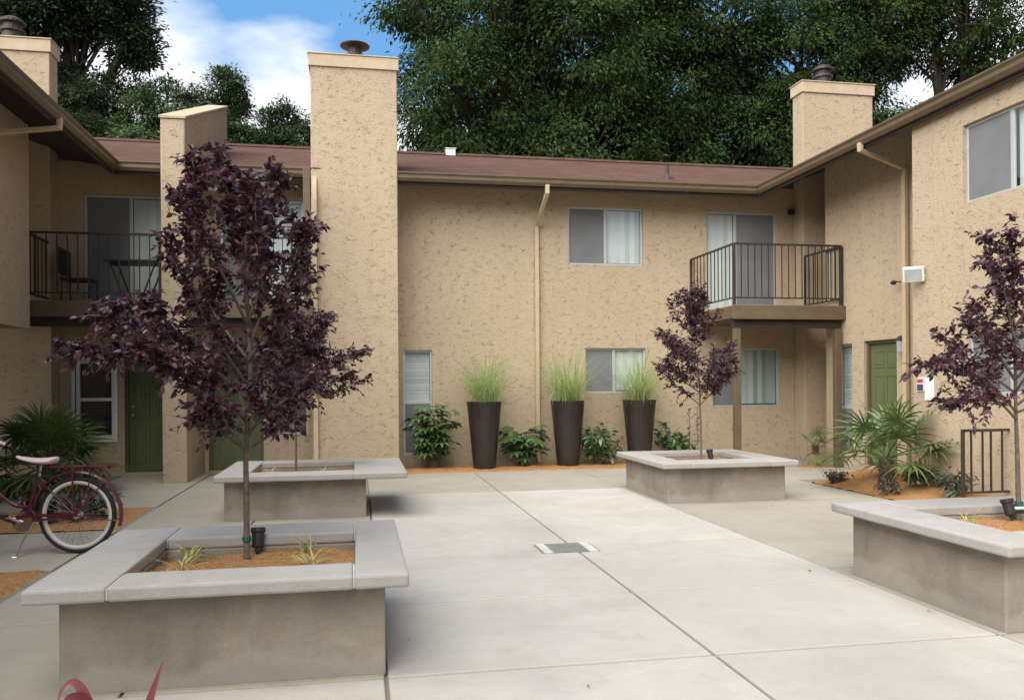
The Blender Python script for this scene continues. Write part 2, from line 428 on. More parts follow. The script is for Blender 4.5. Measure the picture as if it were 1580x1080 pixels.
def soilbed(name, poly, zfun, res=.09, label=None):
    """a mounded bed of bark soil clipped to a polygon"""
    xs = [p[0] for p in poly]; yy = [p[1] for p in poly]
    bm = bmesh.new()
    nx = int((max(xs)-min(xs))/res)+1; ny = int((max(yy)-min(yy))/res)+1
    def inside(x, y):
        c = False
        for i in range(len(poly)):
            (x1, y1), (x2, y2) = poly[i], poly[i-1]
            if (y1 > y) != (y2 > y) and x < (x2-x1)*(y-y1)/(y2-y1)+x1: c = not c
        return c
    def edge(x, y):
        d = 9
        for i in range(len(poly)):
            a = Vector(poly[i]); b = Vector(poly[i-1]); p = Vector((x, y)); ab = b-a
            t = max(0, min(1, (p-a).dot(ab)/ab.length_squared)); d = min(d, (p-a-ab*t).length)
        return d
    vs = {}
    for i in range(nx+1):
        for j in range(ny+1):
            x = min(xs)+i*res; y = min(yy)+j*res
            e = edge(x, y); ins = inside(x, y)
            z = zfun(x, y)*min(1, e/.3)+RNG.uniform(-.006, .010) if ins else -.05
            vs[i, j] = bm.verts.new((x+RNG.uniform(-.02, .02)*ins, y+RNG.uniform(-.02, .02)*ins, z if ins else -.05))
            vs[i, j].index = 1 if (ins or e < res*1.2) else 0
    keep = {k: v.index for k, v in vs.items()}
    for i in range(nx):
        for j in range(ny):
            q = [(i, j), (i+1, j), (i+1, j+1), (i, j+1)]
            if sum(keep[k] for k in q) == 4: bm.faces.new([vs[k] for k in q])
    for v in [v for v in bm.verts if not v.link_faces]: bm.verts.remove(v)
    me = bpy.data.meshes.new(name); bm.to_mesh(me); bm.free(); me.materials.append(M['soil'])
    me.polygons.foreach_set('use_smooth', [True]*len(me.polygons))
    o = bpy.data.objects.new(name, me); COL.objects.link(o)
    return struct(o)
soilbed('soil_bed', [(.2, 14.02), (5.62, 14.05), (5.62, 15.08), (.2, 15.08)], lambda x, y: .03)
soilbed('soil_bed', [(6.64, 3.0), (6.64, 11.42), (7.38, 11.74), (8.33, 11.72), (8.33, 10.4), (7.6, 10.3), (7.6, 3.0)], lambda x, y: .02+.15*max(0, min(1, (x-6.7)/.8)))
soilbed('soil_bed', [(-6.0, 9.32), (-2.49, 9.32), (-2.49, 10.98), (-6.0, 10.98)], lambda x, y: .02)
soilbed('soil_bed', [(-6.0, 4.22), (-2.49, 4.22), (-2.49, 7.38), (-6.0, 7.38)], lambda x, y: .02)
soilbed('soil_bed', [(-6.2, 12.42), (-3.95, 12.42), (-3.95, 14.6), (-6.2, 14.6)], lambda x, y: .03)
soilbed('soil_bed', [(7.65, 13.33), (8.32, 13.33), (8.32, 13.72), (7.65, 13.72)], lambda x, y: .05)
soilbed('soil_bed', [(-1.5, 2.6), (-.4, 2.6), (-.4, 3.4), (-1.5, 3.4)], lambda x, y: .02)

# ------------------------------------------------------------------ buildings
def planeY(pos): return lambda a, d, z: (a, pos+d, z)          # wall facing -Y, depth goes +Y
def planeX(pos): return lambda a, d, z: (pos+d, a, z)          # wall facing -X, depth goes +X
def planeXl(pos): return lambda a, d, z: (pos-d, a, z)         # wall facing +X, depth goes -X
def wall(mb, m, a0, a1, z0, z1, holes=(), th=.22):
    A = sorted({a0, a1, *[h[0] for h in holes], *[h[1] for h in holes]}); A = [a for a in A if a0 <= a <= a1]
    Z = sorted({z0, z1, *[h[2] for h in holes], *[h[3] for h in holes]}); Z = [z for z in Z if z0 <= z <= z1]
    def hole(a, z): return any(h[0] < a < h[1] and h[2] < z < h[3] for h in holes)
    solid = {}
    for i in range(len(A)-1):
        for j in range(len(Z)-1):
            solid[i, j] = not hole((A[i]+A[i+1])/2, (Z[j]+Z[j+1])/2)
    for (i, j), s in solid.items():
        if not s: continue
        p = [(A[i], Z[j]), (A[i+1], Z[j]), (A[i+1], Z[j+1]), (A[i], Z[j+1])]
        mb.add([m(a, 0, z) for a, z in p], [(0,1,2,3)]); mb.add([m(a, th, z) for a, z in p], [(3,2,1,0)])
        for k, (di, dj) in enumerate([(0,-1), (1,0), (0,1), (-1,0)]):
            if not solid.get((i+di, j+dj), False):
                q0, q1 = p[k], p[(k+1) % 4]
                mb.add([m(q0[0], 0, q0[1]), m(q1[0], 0, q1[1]), m(q1[0], th, q1[1]), m(q0[0], th, q0[1])], [(0,1,2,3)])
def window(parent, m, a0, a1, z0, z1, split=None, left='screen', right='blind', frame='alu', fw=.035, name='window', hsplit=None, wall_hole=True):
    """sliding or sash window set in its opening; split = share of width at the meeting rail"""
    mb = MB()
    d0, d1 = .05, .10
    mb.box(a0, a0+fw, d0, d1, z0, z1, m); mb.box(a1-fw, a1, d0, d1, z0, z1, m)
    mb.box(a0+fw, a1-fw, d0, d1, z1-fw, z1, m); mb.box(a0+fw, a1-fw, d0, d1, z0, z0+fw, m)
    bars = []
    if split:
        s = a0+(a1-a0)*split
        mb.box(s-.028, s+.028, d0+.005, d1-.01, z0+fw, z1-fw, m)
        areas = [(a0+fw, s-.028, z0+fw, z1-fw, left), (s+.028, a1-fw, z0+fw, z1-fw, right)]
    elif hsplit:
        s = z0+(z1-z0)*hsplit
        mb.box(a0+fw, a1-fw, d0+.005, d1-.01, s-.028, s+.028, m)
        areas = [(a0+fw, a1-fw, z0+fw, s-.028, left), (a0+fw, a1-fw, s+.028, z1-fw, right)]
    else:
        areas = [(a0+fw, a1-fw, z0+fw, z1-fw, left)]
    w = mb.build(name, frame, parent, bevel=.004)
    g = MB(); b = MB(); c = MB(); scn = MB(); dk = MB()
    for (x0, x1, q0, q1, st) in areas:
        g.add([m(x0, d0+.026, q0), m(x1, d0+.026, q0), m(x1, d0+.026, q1), m(x0, d0+.026, q1)], [(0,1,2,3)])
        if st == 'screen':
            scn.box(x0+.004, x1-.004, d0+.012, d0+.014, q0+.004, q1-.004, m)
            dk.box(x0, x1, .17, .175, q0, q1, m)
        elif st in ('blind', 'curtain'):
            tgt = b if st == 'blind' else c
            n = max(3, int((x1-x0)/.085)); wd = (x1-x0)/n
            for i in range(n):
                u0 = x0+i*wd; u1 = u0+wd*1.12
                tw = .006*(1 if (i*7) % 5 else .3)
                vs = [m(u0, .135, q0+.02), m(u1, .135+tw, q0+.02), m(u1, .135+tw, q1), m(u0, .135, q1)]
                tgt.add(vs, [(0,1,2,3)])
        elif st == 'mini':
            n = int((q1-q0)/.028)
            for i in range(n):
                z = q0+(i+.5)*(q1-q0)/n
                b.add([m(x0, .135, z-.011), m(x1, .135, z-.011), m(x1, .150, z+.012), m(x0, .150, z+.012)], [(0,1,2,3)])
        else:
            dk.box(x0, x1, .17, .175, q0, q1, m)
    g.build('pane', 'glass', w)
    if b.v: b.build('blinds', 'blind', w, recalc=False)
    if c.v: c.build('blinds', 'curtain', w, recalc=False)
    if scn.v: scn.build('insect_screen', 'screen', w)
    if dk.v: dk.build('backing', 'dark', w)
    return w
def door(parent, m, a0, a1, z0, z1, knob='r', label=None):
    mb = MB(); fw = .05
    d = MB(); d.box(a0+fw, a1-fw, .10, .14, z0+.02, z1-fw, m)
    W = a1-a0-2*fw; Hh = z1-fw-z0-.02
    for (u0, u1) in ((.13, .46), (.54, .87)):
        for (v0, v1) in ((.06, .38), (.44, .74), (.80, .94)):
            x0 = a0+fw+W*u0; x1 = a0+fw+W*u1; q0 = z0+.02+Hh*v0; q1 = z0+.02+Hh*v1
            fr = .022
            for bx in ((x0, x1, q0, q0+fr), (x0, x1, q1-fr, q1), (x0, x0+fr, q0+fr, q1-fr), (x1-fr, x1, q0+fr, q1-fr)):
                d.box(bx[0], bx[1], .090, .101, bx[2], bx[3], m)
            d.box(x0+.05, x1-.05, .093, .101, q0+.05, q1-.05, m)
    o = d.build('door', 'green', parent, bevel=.004)
    if label: o['label'] = label
    mb.box(a0, a0+fw, .05, .17, z0, z1, m); mb.box(a1-fw, a1, .05, .17, z0, z1, m); mb.box(a0+fw, a1-fw, .05, .17, z1-fw, z1, m)
    mb.box(a0+fw, a1-fw, .04, .17, z0, z0+.02, m)
    mb.build('frame', 'beam', o, bevel=.004)
    kb = MB(); ka = a1-fw-.07 if knob == 'r' else a0+fw+.07
    kb.tube([m(ka, .10, z0+.98), m(ka, .06, z0+.98), m(ka, .035, z0+.98)], [.012, .014, .028], 10)
    kb.build('handle', 'brass', o)
    kb = MB(); kb.tube([m(ka, .10, z0+1.12), m(ka, .075, z0+1.12)], .024, 10); kb.build('deadbolt', 'brass', o)
    return o
def railing_run(mb, p, q, z0, z1, n, r=.0075):
    p = Vector(p); q = Vector(q)
    def P(t, z): v = p.lerp(q, t); return (v.x, v.y, z)
    mb.tube([P(0, z1), P(1, z1)], .016, 4, sq=True)
    mb.tube([P(0, z0+.12), P(1, z0+.12)], .012, 4, sq=True)
    for i in range(n+1):
        t = i/n; end = i in (0, n)
        mb.tube([P(t, z0 if end else z0+.12), P(t, z1)], .017 if end else r, 4, sq=True)
def gutter(parent, pts_axis, a0, a1, pos, z, out, name='gutter'):
    """fascia board with a K-shaped gutter; axis 'x' runs along X at y=pos, out=-1 sticks towards -axis"""
    mb = MB()
    prof = [(0, -.15), (.05, -.15), (.085, -.10), (.085, -.05), (.11, -.02), (.11, 0), (.10, 0), (.10, -.015), (.0, -.015)]
    n = len(prof)
    def pt(a, q): return (a, pos+out*q[0], z+q[1]) if pts_axis == 'x' else (pos+out*q[0], a, z+q[1])
    mb.add([pt(a0, q) for q in prof]+[pt(a1, q) for q in prof],
           [tuple(range(n)), tuple(range(n, 2*n))]+[(i, (i+1) % n, n+(i+1) % n, n+i) for i in range(n)])
    return mb.build(name, 'gutter', parent)
def downspout(parent, path, mat='pipe', w=.036):
    mb = MB()
    mb.tube(path, w, 4, sq=True)
    return mb.build('downspout', mat, parent, bevel=.008)
def chimney(parent, x0, x1, y0, y1, z0, z1, fx, fy, flue='disc'):
    mb = MB(); mb.box(x0, x1, y0, y1, z0, z1-.02)
    c = mb.build('chimney', 'stucco', parent, bevel=.012)
    cp = MB(); cp.box(x0-.03, x1+.03, y0-.03, y1+.03, z1-.20, z1); cp.box(x0-.045, x1+.045, y0-.045, y1+.045, z1+.001, z1+.022)
    cp.build('cap', 'trim', c, bevel=.006)
    f = MB()
    if flue == 'disc':
        f.lathe([(.20, z1), (.20, z1+.12), (.15, z1+.16), (.15, z1+.2)], (fx, fy, 0), 20)
        f.lathe([(.205, z1+.115), (.24, z1+.13), (.24, z1+.145), (.16, z1+.175)], (fx, fy, 0), 20)
        f.lathe([(.12, z1+.18), (.12, z1+.32)], (fx, fy, 0), 16)
        f.lathe([(.12, z1+.30), (.255, z1+.34), (.255, z1+.355), (.05, z1+.42)], (fx, fy, 0), 24)
    else:
        f.lathe([(.15, z1), (.15, z1+.16)], (fx, fy, 0), 20)
        f.lathe([(.19, z1+.16), (.19, z1+.20)], (fx, fy, 0), 20)
        f.lathe([(.14, z1+.20), (.14, z1+.30)], (fx, fy, 0), 20)
        f.lathe([(.20, z1+.30), (.20, z1+.34), (.1, z1+.40)], (fx, fy, 0), 20)
    f.build('flue_pipe', 'flue', c)
    return c

WY = 15.1; EY = 14.42; EZ = 5.15; SL = .335; EL, ER = -3.9, 7.40; FL = 2.80
# --- middle block
B = thing('apartment_building', 'tan stucco two storey apartment block closing the far side of the courtyard', 'building', (2, WY, 0))
mY = planeY(WY)
H_up = (3.89, 5.36, 3.73, 4.82); H_lo = (4.20, 5.40, 1.31, 2.16); H_na = (.80, 1.32, .22, 2.12); H_sl = (6.64, 8.12, 2.86, 4.82)
H_rl = (6.75, 8.16, 1.02, 2.16); H_d1 = (-3.92, -3.26, .03, 2.15); H_w1 = (-4.70, -4.08, .61, 1.95); H_d2 = (-2.56, -1.64, .03, 2.15)
H_w2 = (-1.38, -.88, .63, 2.0); H_s2 = (-2.35, -.93, 2.88, 4.76); H_s1 = (-4.55, -3.2, 2.88, 4.76)
mb = MB()
wall(mb, mY, -6.6, 10.4, -.05, 5.30, [H_up, H_lo, H_na, H_sl, H_rl, H_d1, H_w1, H_d2, H_w2, H_s2, H_s1])
mb.box(-6.6, -6.4, WY+.24, 25.3, -.05, 5.2); mb.box(10.2, 10.4, WY+.24, 25.3, -.05, 5.2); mb.box(-6.6, 10.4, 25.3, 25.5, -.05, 5.2)
mb.build('wall', 'stucco', B)
# roof: front slope trapezoid between the two valleys, plus back slope
RY = 20.0; RZ = EZ+SL*(RY-EY); dv = RY-EY
def slab(mb, top, th):
    n = len(top); mb.add([(x, y, z) for x, y, z in top]+[(x, y, z-th) for x, y, z in top],
        [tuple(range(n)), tuple(range(n, 2*n))[::-1]]+[(i, (i+1) % n, n+(i+1) % n, n+i) for i in range(n)])
mb = MB()
slab(mb, [(EL, EY, EZ), (ER, EY, EZ), (ER+dv, RY, RZ), (EL-dv, RY, RZ)], .03)
slab(mb, [(EL-dv, RY, RZ), (ER+dv, RY, RZ), (ER+dv, RY+dv, EZ), (EL-dv, RY+dv, EZ)], .03)
mb.tube([(EL-dv, RY, RZ+.01), (ER+dv, RY, RZ+.01)], .06, 6)
roof = mb.build('roof', 'shingle', B)
mb = MB()
slab(mb, [(EL, EY+.01, EZ-.035), (ER, EY+.01, EZ-.035), (ER+.75, EY+.76, EZ-.035+SL*.75), (EL-.75, EY+.76, EZ-.035+SL*.75)], .05)
for a0, a1 in ((EL, -3.0), (-2.6, -.74), (.68, ER)):
    mb.box(a0+.01, a1-.01, EY+.0, EY+.03, EZ-.20, EZ-.036)
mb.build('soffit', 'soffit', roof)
for a0, a1 in ((EL, -2.97), (-2.61, -.60), (.69, ER+.10)):
    gutter(roof, 'x', a0, a1, EY, EZ, -1)
# drip edge flashing
mb = MB()
for a0, a1 in ((EL, -2.97), (-2.61, -.75), (.69, ER)):
    mb.box(a0, a1, EY-.03, EY+.05, EZ+.004, EZ+.012)
mb.build('drip_edge', 'gutter', roof)
mb = MB(); mb.lathe([(.16, 5.50), (.05, 5.60), (.03, 5.62)], (6.05, 15.6, 0), 16); mb.lathe([(.03, 5.60), (.03, 5.80)], (6.05, 15.6, 0), 10)
mb.build('vent_pipe', 'flue', roof)
mb = MB(); mb.box(2.12, 2.34, 19.9, 20.15, 7.0, 7.16); mb.box(2.10, 2.36, 19.88, 20.17, 7.161, 7.18); mb.build('ridge_vent', 'vent', roof, bevel=.006)
chimney(B, -.76, .68, 14.31, 15.6, -.05, 7.06, -.02, 14.75)
# fin wall rising through the roof
mb = MB()
fz = lambda y: 5.63+.366*(y-13.55)
prof = [(13.56, -.05), (17.85, -.05), (17.85, fz(17.85)), (17.5, fz(17.5)), (13.56, fz(13.56))]
mb.add([(-2.98, y, z) for y, z in prof]+[(-2.62, y, z) for y, z in prof], [(0,1,2,3,4), (9,8,7,6,5)]+[(i, (i+1) % 5, 5+(i+1) % 5, 5+i) for i in range(5)])
fin = mb.build('fin_wall', 'stucco', B, bevel=.02)
mb = MB()
for k in range(1):
    vs = [(x, y, fz(y)+dz) for dz in (.004, .05) for y in (13.54, 17.87) for x in (-3.0, -2.60)]
    mb.add(vs, [(0,2,3,1), (4,5,7,6), (0,1,5,4), (2,6,7,3), (0,4,6,2), (1,3,7,5)])
mb.build('cap', 'stucco', fin, bevel=.008)
window(B, mY, *H_up, split=.50); window(B, mY, *H_lo, split=.48, right='blind')
window(B, mY, *H_na, hsplit=.50, left='screen', right='mini')
window(B, mY, *H_sl, split=.42, left='blind', right='screen', fw=.045, name='sliding_door')
window(B, mY, *H_rl, split=.36, left='screen', right='curtain')
window(B, mY, *H_w1, hsplit=.5, left='dark', right='dark', frame='white', fw=.06)
window(B, mY, *H_w2, hsplit=.5, left='dark', right='dark', frame='alu')
window(B, mY, *H_s2, split=.5, left='screen', right='blind', fw=.045, name='sliding_door')
window(B, mY, *H_s1, split=.55, left='screen', right='blind', fw=.045, name='sliding_door')
door(B, mY, *H_d1, knob='l'); door(B, mY, *H_d2, knob='r')
# vertical casing round the left white window
mb = MB()
a0, a1, q0, q1 = H_w1
for bx in ((a0-.05, a0, q0-.05, q1+.05), (a1, a1+.05, q0-.05, q1+.05), (a0, a1, q1, q1+.05), (a0, a1, q0-.05, q0)):
    mb.box(bx[0], bx[1], -.02, .03, bx[2], bx[3], mY)
mb.build('window_casing', 'white', B)
downspout(B, [(3.32, 14.36, 5.02), (3.32, 14.36, 4.88), (3.27, 15.04, 4.42), (3.27, 15.04, .12), (3.27, 14.90, .04)])
downspout(B, [(-.70, 14.33, 5.0), (-.70, 14.30, 4.85), (-.70, 14.26, 4.6), (-.70, 14.26, .1)])
# balconies
def balcony(x0, x1, y0, sides, posts, npk, nside, zb=2.57):
    mb = MB(); mb.box(x0, x1, y0, WY-.002, zb+.02, FL)
    mb.box(x0-.02, x1+.02, y0-.022, y0-.001, zb, FL+.012)
    s = mb.build('balcony', 'beam', B, bevel=.006)
    mb = MB(); mb.box(x0+.03, x1-.03, y0+.03, WY-.01, FL+.002, FL+.02); mb.build('deck', 'tancon', s)
    r = MB()
    railing_run(r, (x0+.05, y0+.05, 0), (x1-.05, y0+.05, 0), FL+.02, FL+1.06, npk)
    if 'l' in sides: railing_run(r, (x0+.05, y0+.088, 0), (x0+.05, WY-.03, 0), FL+.02, FL+1.06, nside)
    if 'r' in sides: railing_run(r, (x1-.05, y0+.088, 0), (x1-.05, WY-.7, 0), FL+.02, FL+1.06, nside-4)
    r.build('railing', 'iron', s)
    for (px, py, zb0, zt) in posts:
        p = MB(); p.box(px-.055, px+.055, py-.055, py+.055, zb0, zt); p.build('post', 'beam', s, bevel=.008)
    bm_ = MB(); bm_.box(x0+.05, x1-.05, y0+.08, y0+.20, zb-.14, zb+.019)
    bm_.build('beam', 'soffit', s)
    return s
balcony(6.26, 8.36, 13.15, 'lr', [(6.36, 13.24, -.03, 2.42), (8.24, 13.24, -.03, 2.42)], 16, 12)
balcony(-5.02, -2.99, 13.70, 'l', [], 13, 8)
b2 = balcony(-2.61, -.72, 13.70, '', [(-.80, 13.78, FL+.02, 5.02)], 13, 8)

# --- right wing
R = thing('apartment_building', 'right hand apartment wing with green entry door and long sloping eave along the courtyard', 'building', (7.5, 8, 0))
mN = planeX(7.5); mF = planeX(8.35)
HN_u = (7.75, 9.23, 3.72, 4.70); HN_l = (7.85, 9.18, 1.33, 2.09); HF_d = (11.76, 12.62, .10, 2.17); HF_n = (12.96, 13.44, .25, 2.15)
mb = MB()
wall(mb, mN, -4.0, 10.2, -.05, 5.16, [HN_u, HN_l, (3.2, 4.7, 3.72, 4.70), (2.0, 3.0, 1.3, 2.1)])
mb.box(7.74, 8.57, 9.98, 10.2, -.05, 5.16)
wall(mb, mF, 10.204, 13.76, -.05, 5.42, [HF_d, HF_n])
mb.box(8.58, 10.0, 13.54, 13.76, -.05, 5.42)
mb.box(8.9, 9.1, 13.77, 15.09, -.05, 5.55)
mb.box(7.5, 16.6, -4.2, -4.01, -.05, 5.1)
mb.build('wall', 'stucco', R)
mb = MB(); RX = 12.9
slab(mb, [(ER, -4.6, EZ), (RX+.08, -4.6, EZ+SL*(RX+.08-ER)), (RX+.08, EY+RX+.08-ER, EZ+SL*(RX+.08-ER)), (ER, EY, EZ)], .03)
slab(mb, [(RX+.08, -4.6, EZ+SL*(RX+.08-ER)), (18.4, -4.6, EZ), (18.4, 22, EZ), (RX+.08, EY+RX+.08-ER, EZ+SL*(RX+.08-ER))], .03)
rr = mb.build('roof', 'shingle', R)
mb = MB()
slab(mb, [(ER+.01, -4.55, EZ-.035), (ER+1.7, -4.55, EZ-.035+SL*1.69), (ER+1.7, EY+1.7, EZ-.035+SL*1.69), (ER+.01, EY, EZ-.035)], .05)
mb.box(ER+.0, ER+.03, -4.55, EY-.01, EZ-.20, EZ-.036)
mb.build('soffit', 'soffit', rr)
gutter(rr, 'y', -4.6, EY-.11, ER, EZ, -1)
mb = MB(); mb.box(ER-.03, ER+.05, -4.6, EY-.06, EZ+.004, EZ+.012); mb.build('drip_edge', 'gutter', rr)
chimney(R, 8.46, 9.95, 14.70, 15.08, -.05, 7.28, 9.0, 14.89, 'can')
window(R, mN, *HN_u, split=.50, left='blind', right='screen', frame='alu'); window(R, mN, *HN_l, split=.5, left='screen', right='screen')
window(R, mN, 3.2, 4.7, 3.72, 4.70, split=.5); window(R, mN, 2.0, 3.0, 1.3, 2.1, split=.5)
window(R, mF, *HF_n, hsplit=.42, left='screen', right='mini')
door(R, mF, *HF_d, knob='l')
downspout(R, [(7.34, 11.15, 5.03), (7.34, 11.15, 4.92), (8.27, 11.42, 4.76), (8.27, 11.43, 4.6), (8.27, 11.43, .2)])

# --- left wing
Lw = thing('apartment_building', 'shaded apartment wing along the left edge with deep dark eave', 'building', (-4.75, 8, 0))
mL = planeXl(-4.75); mLg = planeXl(-5.7)
mb = MB()
wall(mb, mL, -4.0, 13.30, 2.36, 5.42, [(8.0, 9.4, 3.72, 4.7), (3.0, 4.5, 3.72, 4.7)])
mb.box(-5.72, -4.98, -4.0, 13.30, 2.362, 2.58)
wall(mb, mLg, -4.0, 13.30, -.05, 2.359, [(9.0, 9.9, .05, 2.1), (6.2, 7.6, 1.2, 2.1)])
mb.box(-6.6, -4.98, 13.08, 13.298, 2.6, 5.42)
mb.box(-6.6, -5.93, 13.08, 13.298, -.05, 2.359)
mb.box(-13, -4.97, -4.2, -4.01, -.05, 5.1)
mb.build('wall', 'stucco', Lw)
mb = MB(); LX = -9.48
slab(mb, [(EL, -4.6, EZ), (EL, EY, EZ), (LX, EY+EL-LX, EZ+SL*(EL-LX)), (LX, -4.6, EZ+SL*(EL-LX))], .03)
slab(mb, [(LX, -4.6, EZ+SL*(EL-LX)), (LX, EY+EL-LX, EZ+SL*(EL-LX)), (-15, 22, EZ), (-15, -4.6, EZ)], .03)
lr = mb.build('roof', 'shingle', Lw)
mb = MB()
slab(mb, [(EL-.01, -4.55, EZ-.035), (EL-.01, EY, EZ-.035), (EL-1.7, EY+1.7, EZ-.035+SL*1.69), (EL-1.7, -4.55, EZ-.035+SL*1.69)], .05)
mb.box(EL-.03, EL, -4.55, EY-.01, EZ-.20, EZ-.036)
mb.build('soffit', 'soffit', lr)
gutter(lr, 'y', -4.6, EY-.11, EL, EZ, 1)
mb = MB(); mb.box(EL-.05, EL+.03, -4.6, EY-.06, EZ+.004, EZ+.012); mb.build('drip_edge', 'gutter', lr)
chimney(Lw, -6.42, -4.93, 14.70, 15.08, -.05, 7.16, -5.55, 14.89, 'can')
window(Lw, mL, 8.0, 9.4, 3.72, 4.7, split=.5); window(Lw, mL, 3.0, 4.5, 3.72, 4.7, split=.5)
window(Lw, mLg, 6.2, 7.6, 1.2, 2.1, split=.5); door(Lw, mLg, 9.0, 9.9, .05, 2.1)
downspout(Lw, [(-3.84, 11.8, 5.03), (-3.84, 11.8, 4.9), (-4.69, 11.6, 4.72), (-4.69, 11.6, 2.45)])

# ------------------------------------------------------------------ planters
TEX = bpy.data.textures.new('worn_edges', 'CLOUDS'); TEX.noise_scale = .16; TEX.noise_depth = 3
def rough_edges(o):
    sb = o.modifiers.new('dice', 'SUBSURF'); sb.subdivision_type = 'SIMPLE'; sb.levels = 4; sb.render_levels = 4
    dm = o.modifiers.new('worn', 'DISPLACE'); dm.texture = TEX; dm.texture_coords = 'LOCAL'; dm.strength = .006; dm.mid_level = .5
    o.data.polygons.foreach_set('use_smooth', [True]*len(o.data.polygons))
    return o
def planter(label, x0, x1, y0, y1, h, ov, inner, ext_r=0., gaps=True):
    t = thing('concrete_planter', label, 'planter', ((x0+x1)/2, (y0+y1)/2, 0), 'concrete planters in the courtyard')
    zc = h-.072; ix0, ix1, iy0, iy1 = inner
    mb = MB()
    mb.box(x0, x1, y0, iy0, -.01, zc); mb.box(x0, x1, iy1, y1, -.01, zc)
    mb.box(x0, ix0, iy0, iy1, -.01, zc); mb.box(ix1, x1, iy0, iy1, -.01, zc)
    # one watertight ring
    mb = MB()
    o = [(x0, y0), (x1, y0), (x1, y1), (x0, y1)]; i_ = [(ix0, iy0), (ix1, iy0), (ix1, iy1), (ix0, iy1)]
    vs = [(x, y, z) for z in (-.01, zc) for ring in (o, i_) for x, y in ring]
    fs = []
    for k in range(4):
        n = (k+1) % 4
        fs += [(k, n, 8+n, 8+k), (4+n, 4+k, 12+k, 12+n), (8+k, 8+n, 12+n, 12+k), (k, 4+k, 4+n, n)]
    mb.add(vs, fs); mb.build('planter_wall', 'planter', t, bevel=.012)
    X0, X1, Y0, Y1 = x0-ov, x1+ov+ext_r, y0-ov-.04, y1+ov
    g = .004
    for (a0, a1, b0, b1) in ((ix0+g, ix1-g, Y0, iy0), (ix0+g, ix1-g, iy1, Y1), (X0, ix0-g, Y0, Y1), (ix1+g, X1, Y0, Y1)):
        c = MB(); c.box(a0, a1, b0, b1, zc+.001, h); rough_edges(c.build('coping_slab', 'coping', t, bevel=.013, segs=2))
    for a in (ix0, ix1):
        for b0, b1 in ((Y0+.004, iy0-.004), (iy1+.004, Y1-.004)):
            c = MB(); c.box(a-.0039, a+.0039, b0+.006, b1, zc+.008, h-.009); c.build('mortar_joint', 'mortar', t)
    # soil
    nx, ny = 26, 24; vs = []; fs = []
    for j in range(ny+1):
        for i in range(nx+1):
            x = ix0+(ix1-ix0)*i/nx; y = iy0+(iy1-iy0)*j/ny
            vs.append((x, y, h-.115+.02*sin(x*5+y*3)+RNG.uniform(-.008, .010)))
    for j in range(ny):
        for i in range(nx): fs.append((j*(nx+1)+i, j*(nx+1)+i+1, (j+1)*(nx+1)+i+1, (j+1)*(nx+1)+i))
    s = MB(); s.add(vs, fs); s.build('soil', 'soil', t, smooth=True, recalc=False)
    return t
planter('large grey concrete planter nearest the camera under the biggest purple tree', -1.44, .13, 4.36, 5.80, .55, .115, (-1.18, -.03, 4.53, 5.48))
planter('grey concrete planter behind the bicycle side, its right coping slab jutting far out', -1.47, .08, 9.60, 11.25, .51, .10, (-1.22, -.06, 9.85, 11.0), ext_r=.36)
planter('grey concrete planter in front of the balcony post holding a slim purple tree', 3.77, 5.35, 9.78, 11.42, .51, .11, (4.02, 5.08, 10.05, 11.18))
planter('grey concrete planter cut off by the right edge of the photo', 3.77, 5.40, 4.31, 5.86, .55, .115, (4.04, 5.12, 4.58, 5.56))

